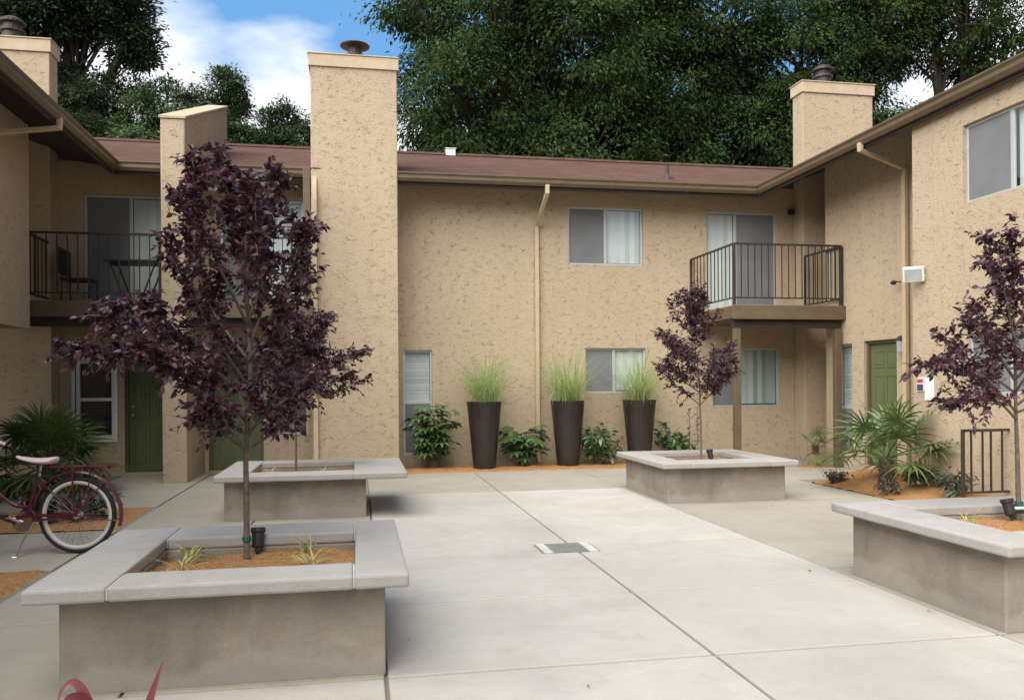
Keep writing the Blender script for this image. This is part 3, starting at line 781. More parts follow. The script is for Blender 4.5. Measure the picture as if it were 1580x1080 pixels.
# ------------------------------------------------------------------ plum trees
def smooth_path(pts, n=5):
    pts = [Vector(p) for p in pts]; out = []
    for i in range(len(pts)-1):
        p0 = pts[max(0, i-1)]; p1 = pts[i]; p2 = pts[i+1]; p3 = pts[min(len(pts)-1, i+2)]
        for k in range(n):
            t = k/n
            out.append(.5*((2*p1)+(p2-p0)*t+(2*p0-5*p1+4*p2-p3)*t*t+(3*p1-p0-3*p2+p3)*t**3))
    out.append(pts[-1]); return out
def plum_tree(label, trunk, branches, tr, dens=30, leafL=.072, twl=(.10, .28), nl=(8, 13), skip=0.25):
    base = trunk[0]
    t = thing('plum_tree', label, 'tree', base, 'purple leaved trees in the planters')
    mb = MB(); vf = VF()
    tp = smooth_path(trunk, 6); n = len(tp)
    mb.tube(tp, [tr*(1.25 if i == 0 else 1)*(1-.72*i/(n-1)) for i in range(n)], 10)
    P = []; D = []
    for b in [trunk[max(1, len(trunk)-3):]]+branches:
        bp = smooth_path(b, 5); m = len(bp); main = b is not branches[0] and b[0] == trunk[max(1, len(trunk)-3)]
        if b in branches: mb.tube(bp, [tr*.40*(1-.8*i/(m-1))+.0025 for i in range(m)], 6)
        tot = sum((bp[i+1]-bp[i]).length for i in range(m-1))
        for k in range(int(tot*dens)):
            u = skip+(1-skip)*(k+random.random())/max(1, int(tot*dens)); x = u*(m-1); i = min(m-2, int(x)); p = bp[i].lerp(bp[i+1], x-i)
            bd = (bp[i+1]-bp[i]).normalized()
            d = Vector((random.gauss(0, 1), random.gauss(0, 1), random.gauss(.35, .8))).normalized()+bd*.7
            d.normalize(); L = random.uniform(*twl)*(1.15-.4*u)
            q1 = p+d*L*.5+Vector((0,0,.01)); q2 = p+d*L+Vector((0,0,-.015))
            mb.tube([p, q1, q2], [.0028, .002, .001], 4, cap=False)
            nn = random.randint(*nl)
            for j in range(nn):
                s = .15+.85*(j+random.random()*.5)/nn
                pp = p.lerp(q1, s*2) if s < .5 else q1.lerp(q2, s*2-1)
                side = d.cross(Vector((0,0,1))).normalized()*(1 if j % 2 else -1)
                ld = d*.55+side*random.uniform(.3, 1)+Vector((random.gauss(0, .45), random.gauss(0, .45), random.gauss(-.25, .45)))
                P.append(tuple(pp)); D.append(tuple(ld))
    P = np.array(P); D = np.array(D); k = len(P)
    N = rnd(k)*.55+np.array([0, 0, 1.])
    L = leafL*RNG.uniform(.6, 1.2, k)
    vf.add(*leaf_arrays(P, D, N, L, L*RNG.uniform(.48, .68, k), .16))
    mb.build('trunk', 'bark', t, smooth=True)
    vf.build('crown', 'plum', t)
    return t
t1 = [(-0.68,5.3,.40),(-0.68,5.3,.84),(-0.68,5.3,1.12),(-0.65,5.3,1.64),(-0.69,5.35,2.2),(-0.77,5.35,2.62),(-0.82,5.3,2.90)]
br1 = [
 [(-0.68,5.3,1.12),(-0.89,5.2,1.39),(-1.15,5.1,1.63),(-1.42,5.05,1.69),(-1.60,5.0,1.67)],
 [(-0.68,5.3,1.28),(-1.0,5.4,1.64),(-1.30,5.5,1.86),(-1.58,5.55,1.84)],
 [(-0.66,5.3,1.40),(-0.95,5.15,1.72),(-1.2,5.0,1.96),(-1.40,4.9,1.86)],
 [(-0.65,5.3,1.64),(-0.92,5.5,2.01),(-1.04,5.6,2.43),(-1.12,5.65,2.74)],
 [(-0.67,5.3,1.88),(-0.80,5.0,2.23),(-0.90,4.95,2.55),(-0.92,5.0,2.78)],
 [(-0.69,5.3,2.2),(-0.66,5.25,2.48),(-0.66,5.2,2.74)],
 [(-0.69,5.3,2.1),(-0.74,5.4,2.40),(-0.72,5.5,2.68)],
 [(-0.66,5.3,1.9),(-0.55,5.2,2.2),(-0.52,5.15,2.5)],
 [(-0.68,5.3,2.08),(-0.57,5.4,2.41),(-0.50,5.4,2.70),(-0.52,5.4,2.82)],
 [(-0.66,5.3,1.64),(-0.44,5.1,2.06),(-0.34,5.1,2.33),(-0.29,5.1,2.42)],
 [(-0.65,5.3,1.72),(-0.45,5.6,1.99),(-0.35,5.65,2.25),(-0.38,5.6,2.55)],
 [(-0.67,5.3,1.4),(-0.43,5.3,1.60),(-0.25,5.3,1.72)],
 [(-0.68,5.3,1.2),(-0.45,5.1,1.4),(-0.26,5.0,1.50)],
 [(-0.68,5.3,1.16),(-0.59,5.6,1.35),(-0.48,5.8,1.52),(-0.53,5.8,1.91)],
 [(-0.68,5.3,1.12),(-0.76,5.0,1.3),(-0.82,4.8,1.41),(-0.78,4.8,1.63)],
 [(-0.65,5.3,1.8),(-0.61,4.8,2.09),(-0.55,4.9,2.44),(-0.63,5.0,2.66)],
 [(-0.68,5.3,1.3),(-0.9,4.9,1.5),(-1.0,4.75,1.62),(-1.15,4.7,1.68)],
 [(-0.68,5.3,1.2),(-0.62,5.1,1.45),(-0.5,5.0,1.75),(-.45,5.0,2.0)],
 [(-0.68,5.3,1.3),(-0.78,5.5,1.6),(-0.9,5.6,1.9),(-.85,5.6,2.2)],
 [(-0.67,5.3,1.5),(-0.8,5.1,1.75),(-0.95,5.0,2.05),(-1.05,5.0,2.3)],
 [(-0.67,5.3,1.7),(-0.6,5.5,2.0),(-0.6,5.6,2.3),(-.7,5.5,2.5)],
 [(-0.68,5.3,1.1),(-0.85,5.2,1.25),(-.95,5.15,1.3)],
 [(-0.68,5.3,1.1),(-0.5,5.25,1.22),(-.4,5.2,1.3)],
]
plum_tree('tallest purple leaved plum tree in the nearest planter', t1, br1, .020, dens=64, leafL=.050, twl=(.07, .21))
def auto_branches(trunk_pts, c, r, n, seed):
    rg = random.Random(seed); out = []
    tp = smooth_path(trunk_pts, 6)
    up = [p for p in tp if p.z > c[2]-r[2]*1.05]
    for k in range(n):
        s = up[min(len(up)-1, int(len(up)*(k+.2)/n*.92))]
        az = k*2.4+rg.uniform(-.4, .4); el = rg.uniform(-.35, .85)
        e = Vector((c[0]+r[0]*cos(az)*cos(el), c[1]+r[1]*sin(az)*cos(el), min(c[2]+r[2], max(c[2]-r[2], s.z+.10+r[2]*.45*sin(el)+.15))))
        taper = max(.35, 1-max(0, (e.z-c[2])/r[2])**2)
        e.x = c[0]+(e.x-c[0])*taper; e.y = c[1]+(e.y-c[1])*taper
        m = s.lerp(e, .5)+Vector((0, 0, -.03))
        out.append([tuple(s), tuple(m), tuple(e)])
    return out
t3 = [(4.61,10.7,.38),(4.60,10.7,1.1),(4.58,10.7,1.6),(4.51,10.7,2.12),(4.46,10.7,2.70)]
plum_tree('slim purple leaved plum tree in front of the balcony post', t3, auto_branches(t3, (4.48,10.7,1.98), (.62,.58,.76), 24, 5), .016, dens=46, leafL=.052, twl=(.10, .24))
t2 = [(-0.76,10.5,.38),(-0.76,10.5,.9),(-0.76,10.5,1.45),(-0.74,10.5,1.9),(-.7,10.5,2.35)]
plum_tree('purple leaved plum tree half hidden behind the tallest one', t2, auto_branches(t2, (-.55,10.5,1.78), (.62,.55,.55), 22, 9)+[[(-.75,10.5,1.5),(-.35,10.4,1.75),(.08,10.4,1.93)],[(-.75,10.5,1.3),(-.4,10.6,1.5),(-.05,10.6,1.62)]], .016, dens=46, leafL=.052, twl=(.10, .24))
t4 = [(4.93,5.5,.40),(4.92,5.5,.9),(4.91,5.5,1.24),(4.90,5.5,1.93),(4.88,5.5,2.62)]
br4 = [
 [(4.91,5.5,1.26),(4.62,5.42,1.47),(4.30,5.36,1.60),(3.98,5.3,1.60)],
 [(4.91,5.5,1.2),(4.60,5.3,1.33),(4.34,5.2,1.36),(4.12,5.2,1.33)],
 [(4.91,5.5,1.5),(4.68,5.5,1.78),(4.48,5.5,1.95)],
 [(4.91,5.5,1.4),(4.66,5.6,1.62),(4.44,5.7,1.82)],
 [(4.90,5.5,1.8),(4.75,5.4,2.08),(4.68,5.4,2.34)],
 [(4.90,5.5,2.0),(4.80,5.6,2.30),(4.78,5.6,2.58)],
 [(4.90,5.5,1.9),(5.05,5.4,2.2),(5.1,5.4,2.5)],
 [(4.90,5.5,1.5),(5.2,5.45,1.8),(5.4,5.4,2.0)],
 [(4.90,5.5,1.3),(5.3,5.5,1.55),(5.6,5.5,1.7)],
 [(4.90,5.5,1.25),(5.2,5.3,1.4),(5.5,5.2,1.45)],
 [(4.90,5.5,1.4),(4.8,5.15,1.7),(4.7,5.0,1.9)],
 [(4.90,5.5,1.5),(5.0,5.85,1.8),(5.0,6.0,2.1)],
]
plum_tree('purple leaved plum tree cropped by the right edge of the photo', t4, br4, .020, dens=52, leafL=.054)

# tie tape on the nearest trunk
mb = MB(); mb.lathe([(.024, .545), (.026, .55), (.026, .572), (.024, .578)], (-.68, 5.3, 0), 12); 
tag(mb.build('tie_tape', 'tape'), 'green tie tape wrapped round the lower trunk of the tallest plum tree', 'tie tape')
mb = MB(); mb.lathe([(.030, .50), (.032, .52), (.032, .56), (.030, .58)], (4.93, 5.5, 0), 12); mb.box(4.95, 5.05, 5.49, 5.50, .50, .55)
tag(mb.build('tie_tape', 'tape'), 'green tie tape on the tree trunk by the right edge of the photo', 'tie tape')

# ------------------------------------------------------------------ strap leaf plants
def blades(n, length, width, lean, droop, seg=5, spread=.03, center=(0,0,0), taper=1.0):
    """arching strap leaves as quads; returns VF arrays"""
    V = []; F = []; o = 0
    for k in range(n):
        az = random.uniform(0, 2*pi); L = random.uniform(*length); W = random.uniform(*width); ln = random.uniform(*lean); dr = random.uniform(*droop)
        bx = center[0]+random.gauss(0, spread); by = center[1]+random.gauss(0, spread)
        p = Vector((bx, by, center[2])); th = ln
        h = Vector((cos(az), sin(az), 0)); sd = Vector((-sin(az), cos(az), 0))
        for i in range(seg+1):
            t = i/seg; w = W*(.55+.9*t-1.43*t*t)*.9 if taper else W
            w = max(w, W*.03)
            V += [tuple(p-sd*w*.5), tuple(p+sd*w*.5)]
            if i < seg:
                F.append((o, o+1, o+3, o+2))
            o += 2
            th = ln+(dr)*((i+1)/seg)**1.4
            p = p+(h*sin(th)+Vector((0,0,1))*cos(th))*L/seg
        
    return np.array(V), np.array(F)
# spider plants
def spider(label, loc, s=1., rz=0.):
    t = local_thing('spider_plant', label, 'plant', loc, 'pale strap leaved plants in the planters', rz)
    vf = VF(); vf.add(*blades(22, (.14*s, .26*s), (.012, .018), (.1, .75), (.8, 1.7), 6, .012)); vf.build('leaves', 'spider', t)
    return t
spider('pale striped plant at the left front of the nearest planter', (-1.0, 4.98, .435), .95)
spider('pale striped plant at the left back of the nearest planter', (-1.02, 5.36, .435), .9)
spider('pale striped plant at the right back of the nearest planter', (-.32, 5.36, .435), .85)
spider('pale striped plant at the right front of the nearest planter, beside its inner corner', (-.28, 4.95, .435), .85)
spider('small pale striped plant left of the half hidden tree trunk', (-1.05, 10.3, .395), .9)
spider('small pale striped plant right of the half hidden tree trunk', (-.42, 10.3, .395), .9)
spider('small pale striped plant at the left of the planter by the balcony post', (4.15, 10.7, .395), .8)
spider('small pale striped plant right of the slim tree by the balcony post', (4.92, 10.75, .395), .8)
spider('pale striped plant at the left corner of the planter cut by the right edge', (4.30, 5.25, .435), .9)
spider('pale striped plant at the right edge, in front of the tree trunk', (4.66, 4.98, .435), .95)

# ------------------------------------------------------------------ uplights
def uplight(label, loc, rz, tilt=-.25):
    t = local_thing('landscape_spotlight', label, 'spotlight', loc, 'dark garden spotlights in the planters', rz)
    mb = MB()
    mb.lathe([(.030, .0), (.036, .01), (.038, .09), (.046, .10), (.046, .125), (.040, .125), (.036, .105)], (0, 0, .04), 18)
    o = mb.build('lamp_head', 'black', t); o.rotation_euler = (tilt, 0, 0)
    mb = MB(); mb.tube([(0, 0, -.06), (0, 0, .04)], .011, 8); mb.box(-.016, .016, -.016, .016, .02, .06); mb.build('stake', 'black', t)
    return t
uplight('dark spotlight behind the tallest tree trunk in the nearest planter', (-.63, 5.42, .44), 0)
uplight('small dark spotlight right of the slim tree by the balcony post', (4.78, 10.75, .41), .3)
u = uplight('dark spotlight with a white clip left of the tree at the right edge', (4.80, 5.42, .45), .4)
mb = MB(); mb.tube([(.03, 0, .09), (.14, -.02, .085)], .012, 8); mb.build('clip', 'white', u)

# ------------------------------------------------------------------ tall pots with grass
def pot(label, x, y, h=1.19, rt=.30, rb=.195):
    t = local_thing('tall_planter_pot', label, 'pot', (x, y, 0), 'tall dark pots against the far wall', random.uniform(0, 1))
    mb = MB()
    mb.lathe([(rb*.96, .012), (rb, .03), (rb+(rt-rb)*.5, h*.5), (rt, h-.05), (rt*1.02, h-.045), (rt*1.03, h), (rt*.90, h), (rt*.88, h-.06), (.02, h-.07)], (0, 0, 0), 72, ripple=.006, nr=36)
    mb.build('pot_body', 'pot', t)
    mb = MB(); mb.lathe([(rt*.87, h-.068), (.01, h-.05)], (0, 0, 0), 20); mb.build('soil', 'soil', t)
    return t
pot_xy = [(2.17, 14.42), (3.70, 14.50), (5.05, 14.50)]
pl = ['tall dark tapered pot nearest the narrow window, under the leftmost grass', 'tall dark tapered pot beside the wall downspout, between the other two pots', 'tall dark tapered pot under the ground floor window behind the square planter']
gl_ = ['pale green fountain grass in the pot nearest the narrow window', 'pale green fountain grass in the pot beside the downspout', 'pale green fountain grass in front of the ground floor window']
for (x, y), a, b in zip(pot_xy, pl, gl_):
    pot(a, x, y)
    t = local_thing('ornamental_grass', b, 'grass plant', (x, y, 1.13), 'fountain grasses in the tall pots', random.uniform(0, 6))
    vf = VF(); vf.add(*blades(560, (.66, 1.40), (.006, .011), (.04, .72), (.3, 2.1), 8, .10)); vf.build('blades', 'grass', t)
    vf = VF(); vf.add(*blades(80, (.2, .42), (.008, .014), (.02, .3), (.1, .6), 4, .09)); vf.build('dry_stems', 'straw', t)

# ------------------------------------------------------------------ shrubs
def palmate(P, D, N, R, lobes=7, span=2.2):
    """palmate leaves: each lobe a pointed quad around the petiole tip"""
    V = []; F = []; o = 0
    for p, d, n, r in zip(P, D, N, R):
        d = Vector(d).normalized(); n = Vector(n); n = (n-d*n.dot(d)).normalized(); s = d.cross(n); p = Vector(p)
        for k in range(lobes):
            a = -span+2*span*k/(lobes-1); L = r*(1-.12*abs(a)); w = r*.17
            u = d*cos(a)+s*sin(a); v = -d*sin(a)+s*cos(a)
            V += [tuple(p), tuple(p+u*L*.6-v*w+n*r*.02), tuple(p+u*L-n*r*.2), tuple(p+u*L*.6+v*w+n*r*.02)]
            F.append((o, o+1, o+2, o+3)); o += 4
    return np.array(V), np.array(F)
def shrub(name, label, loc, rad, h, nleaf, leafR, mat, group=None, style='palmate', lift=.12):
    t = local_thing(name, label, 'shrub', loc, group, 0)
    mb = MB(); P = []; D = []; N = []; R = []
    ns = max(5, nleaf//12)
    for s in range(ns):
        az = 2*pi*s/ns+random.uniform(-.3, .3); rr = random.uniform(.1, .75)*rad; top = Vector((cos(az)*rr, sin(az)*rr, h*random.uniform(.55, .92)*(1-.25*(rr/rad))))
        mb.tube([(cos(az)*.03, sin(az)*.03, -.03), tuple(top*.5+Vector((cos(az)*.03, sin(az)*.03, 0))), tuple(top)], [.012, .010, .005], 6)
        for k in range(nleaf//ns):
            u = random.uniform(.3, 1.); b = top*u
            a2 = random.uniform(0, 2*pi); el = random.uniform(-.2, 1.0)
            d = Vector((cos(a2)*cos(el), sin(a2)*cos(el), sin(el)))
            pl_ = random.uniform(.4, 1)*leafR*1.3
            e = b+d*pl_
            k2 = math.hypot(e.x, e.y)
            if k2 > rad: e.x *= rad/k2; e.y *= rad/k2
            e.z = max(.03, min(h, e.z))
            mb.tube([tuple(b), tuple(e)], [.004, .003], 4, cap=False)
            P.append(tuple(e)); dd = Vector((e.x, e.y, 0)).normalized()*.8+d*.4+Vector((random.gauss(0, .3), random.gauss(0, .3), -.35)); D.append(tuple(dd))
            N.append((random.gauss(0, .3)+e.x*.5, random.gauss(0, .3)+e.y*.5, 1)); R.append(leafR*random.uniform(.65, 1.15))
    mb.build('stems', 'bark', t)
    vf = VF()
    if style == 'palmate': vf.add(*palmate(P, D, N, R))
    else:
        P = np.array(P); D = np.array(D); N = np.array(N); R = np.array(R)
        for k in range(3):
            D2 = D+rnd(len(P))*.6; vf.add(*leaf_arrays(P+rnd(len(P))*.02, D2, N+rnd(len(P))*.3, R*RNG.uniform(.8, 1.2, len(P)), R*.42, .2))
    vf.build('leaves', mat, t)
    return t
G = 'leafy green shrubs along the far wall'
shrub('fatsia_shrub', 'broad leaved green shrub below the narrow window', (1.28, 14.62, .0), .44, 1.24, 130, .19, 'fatsia', G)
shrub('fatsia_shrub', 'sparse blue green shrub between the first two tall pots', (2.92, 14.72, .0), .42, .88, 46, .22, 'fatsia', G)
shrub('fatsia_shrub', 'bushy green shrub between the downspout pot and the pot by the window', (4.32, 14.62, .0), .48, .86, 130, .15, 'fatsia', G, 'lance')
shrub('fatsia_shrub', 'green shrub right of the pots, behind the slim tree', (5.82, 14.70, .0), .45, .88, 110, .15, 'fatsia', G, 'lance')
G2 = 'low dark shrubs in the bark beds'
shrub('low_shrub', 'dark rounded little shrub at the left corner of the right bark bed', (6.85, 11.0, .0), .26, .26, 60, .07, 'purpleshrub', G2, 'lance')
shrub('low_shrub', 'tiny dull shrub in front of the palm trunk', (6.78, 9.72, .03), .20, .22, 36, .07, 'purpleshrub', G2, 'lance')
shrub('low_shrub', 'dark olive shrub against the wall just right of the palm trunk', (7.25, 9.72, .12), .24, .36, 60, .10, 'dullshrub', G2, 'lance')
shrub('low_shrub', 'dark olive shrub at the foot of the brown guard rail', (7.10, 8.95, .12), .30, .34, 60, .10, 'dullshrub', G2, 'lance')
shrub('low_shrub', 'dark spiky shrub seen through the bicycle wheel', (-3.02, 10.0, .0), .42, .42, 90, .13, 'dullshrub', G2, 'lance')
shrub('low_shrub', 'dark shrub behind the bicycle rear fender', (-3.55, 10.25, .0), .38, .36, 70, .12, 'purpleshrub', G2, 'lance')
shrub('low_shrub', 'dark leaves in the bark bed at the left edge below the bicycle', (-3.22, 6.95, .0), .24, .20, 44, .10, 'purpleshrub', G2, 'lance')
# thin reddish saplings by the right shrub
t = local_thing('slender_sapling', 'two thin reddish upright shoots between the shrub and the balcony post', 'sapling', (6.05, 14.45, 0))
mb = MB()
for dx in (-.06, .10): mb.tube([(dx, 0, -.02), (dx+.01, 0, .5), (dx, 0, 1.0)], [.012, .009, .004], 6)
mb.build('stem', 'bark', t)
vf = VF(); k = 60; P = np.stack([RNG.choice([-.06, .10], k), np.zeros(k), RNG.uniform(.3, 1.0, k)], 1)
vf.add(*leaf_arrays(P, rnd(k)*.5+np.array([0, 0, .7]), rnd(k), .07*np.ones(k), .018*np.ones(k))); vf.build('leaves', 'purpleshrub', t)

# red flax at the bottom edge
t = local_thing('red_flax', 'red strap leaved plant poking up at the bottom edge before the nearest planter', 'plant', (-.88, 3.32, .0))
V = []; F = []; o = 0
paths = [([(0, 0, 0), (.07, -.01, .22), (.115, -.02, .36), (.155, -.03, .475)], .050), ([(-.02, 0, 0), (-.08, 0, .22), (-.12, -.02, .36), (-.15, -.04, .42), (-.185, -.06, .40), (-.205, -.07, .33)], .045),
         ([(-.02, 0, 0), (-.06, 0, .2), (-.12, -.03, .34), (-.16, -.06, .37), (-.19, -.08, .33)], .07), ([(.02, .02, 0), (.12, .05, .18), (.24, .08, .26), (.34, .1, .22)], .07), ([(0, -.03, 0), (.05, -.12, .18), (.08, -.24, .24), (.1, -.32, .18)], .07), ([(-.03, -.02, 0), (-.15, -.1, .16), (-.28, -.18, .18)], .07)]
for pts, W in paths:
    sp_ = smooth_path(pts, 5); n = len(sp_)
    for i, p in enumerate(sp_):
        u = i/(n-1); w = W*(.5+1.5*u-1.98*u*u if u < .45 else (1-u)*1.34+.02); w = min(w, W)
        d = (sp_[min(n-1, i+1)]-sp_[max(0, i-1)]).normalized(); sd = d.cross(Vector((.25, -1, .2))).normalized()
        f_ = Vector((.1, -.5, .2))*w*.35
        V += [tuple(p-sd*w*.5+f_), tuple(p), tuple(p+sd*w*.5+f_)]
        if i < n-1: F += [(o, o+1, o+4, o+3), (o+1, o+2, o+5, o+4)]
        o += 3
vf = VF(); vf.add(V, F); vf.build('leaves', 'redleaf', t)

# ------------------------------------------------------------------ palms
def fan_palm(label, loc, trunk_h, n, pet, fanR, name='fan_palm', lim=None, dry=2, trunk_r=.10, nseg=26, drop=100):
    t = local_thing(name, label, 'palm', loc, None, 0)
    mb = MB()
    prof = []
    for i in range(13):
        z = trunk_h*i/12; prof.append((trunk_r*(1.15-.3*i/12)*(1+.10*(i % 2)), z-.03))
    mb.lathe(prof, (0, 0, 0), 14, ripple=.10, nr=5)
    for i in range(70):                      # old leaf bases
        a = i*2.4; z = trunk_h*(i+1)/72; r0 = trunk_r*(1.12-.3*z/trunk_h)
        mb.tube([(cos(a)*r0*.9, sin(a)*r0*.9, z-.02), (cos(a)*(r0+.035), sin(a)*(r0+.035), z+.06)], [.016, .004], 4)
    mb.build('trunk', 'palmbark', t)
    lv = VF(); dv_ = VF(); st = MB()
    
    for k in range(n+dry):
        isdry = k >= n
        az = k*2.39996+random.uniform(-.2, .2)
        el = radians(80)-radians(drop)*(k/n)**.9 if not isdry else radians(-60)
        el += random.uniform(-.08, .08)
        L = pet*random.uniform(.85, 1.1)*(1 if not isdry else .6)
        fr = fanR*random.uniform(.85, 1.08)
        d = Vector((cos(az)*cos(el), sin(az)*cos(el), sin(el)))
        if lim is not None:
            reach = loc[0]+d.x*(L+fr*.8)
            if reach > lim: d.x -= (reach-lim)/(L+fr*.8)*1.2; d.normalize()
        o = Vector((0, 0, trunk_h-.02)); e = o+d*L+Vector((0, 0, -.06*L))
        st.tube([tuple(o), tuple(o+d*L*.5), tuple(e)], [.013, .009, .007], 5)
        side = d.cross(Vector((0, 0, 1)))
        if side.length < .1: side = Vector((1, 0, 0))
        side.normalize(); nrm = side.cross(d).normalized()
        V = []; F = []; c = 0
        for j in range(nseg):
            a = radians(-125+250*j/(nseg-1)); u = (d*cos(a)+side*sin(a)).normalized(); u = (u+nrm*.10*(1 if j % 2 else -.4)).normalized()
            wv = u.cross(nrm).normalized(); SLn = fr*(1-.30*(abs(a)/radians(125))**2)*random.uniform(.92, 1.05)
            for i in range(5):
                q = i/4; w = (.010+.017*math.sin(pi*min(1, q*1.15+.1)))*(fanR/.45); w = .002 if i == 4 else w
                p = e+u*SLn*q+Vector((0, 0, -1))*SLn*.30*q**2.6+Vector((0, 0, -1))*(.25*SLn*q*q if isdry else 0)
                V += [tuple(p-wv*w*.5), tuple(p+wv*w*.5)]
                if i < 4: F.append((c, c+1, c+3, c+2))
                c += 2
        (dv_ if isdry else lv).add(V, F)
    st.build('stalks', 'palm', t); lv.build('fronds', 'palm', t)
    if dv_.n: dv_.build('dry_fronds', 'palmdry', t)
    return t
random.seed(21)
fan_palm('green fan palm beside the green door, in the right bark bed', (7.02, 10.12, .06), .42, 17, .58, .60, lim=7.55, drop=90, dry=0, trunk_r=.078, nseg=22)
fan_palm('dark green fan palm in the shade at the left edge, behind the bicycle seat', (-4.35, 12.75, .0), .42, 32, .60, .62, drop=112)
fan_palm('small drying palm sprout in front of the narrow window beside the green door', (7.98, 13.52, .02), .34, 4, .28, .30, name='young_palm', dry=6, trunk_r=.03, nseg=16, lim=8.3)

# ------------------------------------------------------------------ bicycle
def bicycle():
    rz = math.atan2(.14, -.98)
    t = local_thing('bicycle', 'burgundy cruiser bicycle with pink saddle and pale whitewall tyres leaning on its kickstand', 'bicycle', (-2.50, 8.08, 0), None, rz)
    R = .345; Z = R
    def wheel(x):
        mb = MB(); mb.torus(R-.020, .020, (x, 0, Z), 64, 10, 1.1); w = mb.build('wheel', 'rubber', t, smooth=True)
        mb = MB(); mb.torus(R-.050, .021, (x, 0, Z), 64, 8, .85); mb.build('rim', 'rim', w, smooth=True)
        mb = MB()
        for i in range(32):
            a = 2*pi*i/32; b = a+(.35 if i % 2 else -.35); s = .03 if (i//2) % 2 else -.03
            mb.tube([(x+.025*cos(b), s, Z+.025*sin(b)), (x+(R-.07)*cos(a), 0, Z+(R-.07)*sin(a))], .0016, 4, cap=False)
        mb.build('spokes', 'steel', w)
        mb = MB(); mb.lathe([(.012, -.06), (.012, -.04), (.034, -.035), (.026, -.02), (.026, .02), (.034, .035), (.012, .04), (.012, .06)], (x, 0, Z), 16, axis='y'); mb.build('hub', 'chrome', w)
    wheel(0); wheel(1.17)
    BB = (.46, 0, .29); ST = (.34, 0, .70); HT = (1.0, 0, .80); HB = (1.03, 0, .60)
    mb = MB()
    mb.tube([BB, (.40, 0, .50), ST], .017, 10)
    mb.tube(smooth_path([HT, (.74, 0, .58), (.56, 0, .44), (.42, 0, .42)], 5), .016, 10)
    mb.tube(smooth_path([HB, (.80, 0, .42), (.62, 0, .31), BB], 5), .019, 10)
    mb.tube([(.985, 0, .86), HT, HB, (1.035, 0, .56)], .021, 10)
    for s in (-.05, .05):
        mb.tube([(0, s*1.1, Z), (.30, s, Z-.035), (BB[0], s*.6, BB[2])], .010, 8)
        mb.tube([(0, s*1.1, Z), (.20, s, .56), (.345, s*.4, .66)], .008, 8)
        mb.tube([(1.035, s*.9, .56), (1.09, s*.95, .44), (1.17, s*1.1, Z)], .011, 8)
    mb.lathe([(.028, -.04), (.028, .04)], BB, 14, axis='y')
    mb.build('frame', 'burgundy', t, smooth=False)
    mb = MB()
    def fender(x, a0, a1):
        o = len(mb.v); n = 26
        for i in range(n+1):
            a = a0+(a1-a0)*i/n
            for (r, y) in ((.385, -.034), (.398, -.02), (.402, 0), (.398, .02), (.385, .034)):
                mb.v.append((x+r*cos(a), y, Z+r*sin(a)))
        for i in range(n):
            for j in range(4): mb.f.append((o+i*5+j, o+i*5+j+1, o+(i+1)*5+j+1, o+(i+1)*5+j))
    fender(0, radians(12), radians(195))
    for s in (-.04, .04): mb.tube([(0, s*1.2, Z), (-.25, s, Z+.30)], .005, 6); mb.tube([(0, s*1.2, Z), (-.36, s, Z-.05)], .004, 6)
    f = mb.build('fender', 'burgundy', t, recalc=False); sm = f.modifiers.new('solid', 'SOLIDIFY'); sm.thickness = .002
    mb = MB(); fender(1.17, radians(-10), radians(150)); f = mb.build('fender', 'burgundy', t, recalc=False); sm = f.modifiers.new('solid', 'SOLIDIFY'); sm.thickness = .002
    mb = MB()
    for s in (-.06, -.02, .02, .06): mb.tube([(.25, s*.8, .775), (.05, s, .785), (-.30, s, .785)], .007, 6)
    for x in (-.30, -.12, .06, .22): mb.box(x-.012, x+.012, -.068, .068, .776, .796)
    mb.box(-.33, -.30, -.07, .07, .765, .80)
    for s in (-.065, .065): mb.tube([(0, s*.95, Z), (.02, s, .78)], .008, 6); mb.tube([(0, s*.95, Z), (-.20, s, .78)], .007, 6)
    mb.build('rear_rack', 'burgundy', t)
    # saddle
    mb = MB(); prof = []
    n = 12
    for i in range(n+1):
        u = i/n; x = .18+.36*u; w = .115*(1-u)**.8+.030 if u > .08 else .10+.4*u; w = min(w, .115)
        top = .875-.018*math.sin(pi*u)+.012*u; th = .075*(1-u*.65)
        if i in (0, n): w *= .55; th *= .6
        prof.append((x, w, top, th))
    o = 0; vs = []; fs = []; K = 12
    for (x, w, top, th) in prof:
        for j in range(K):
            a = 2*pi*j/K; vs.append((x, w*cos(a), top-th*.5+th*.5*sin(a)*(1 if sin(a) > 0 else 1)))
    for i in range(n):
        for j in range(K): fs.append((i*K+j, i*K+(j+1) % K, (i+1)*K+(j+1) % K, (i+1)*K+j))
    fs += [tuple(range(K)), tuple(n*K+j for j in range(K))]
    mb.add(vs, fs); s_ = mb.build('saddle', 'seat', t, smooth=True)
    sb = s_.modifiers.new('sub', 'SUBSURF'); sb.levels = 1; sb.render_levels = 1
    mb = MB()
    for s in (-.07, .07):
        pts = [(.24+.022*cos(k*.9), s+.022*sin(k*.9), .74+.085*k/30) for k in range(31)]
        mb.tube(pts, .004, 5)
    mb.tube([(.24, -.07, .745), (.345, 0, .735), (.24, .07, .745)], .006, 6); mb.tube([(.345, 0, .735), (.5, 0, .83)], .006, 6)
    mb.build('saddle_springs', 'black', s_)
    mb = MB(); mb.tube([ST, (.325, 0, .80)], .013, 10); mb.build('seat_post', 'chrome', t)
    # drivetrain
    mb = MB(); mb.lathe([(.085, -.003), (.085, .003)], (BB[0], .055, BB[2]), 32, axis='y'); mb.build('chainring', 'chrome', t)
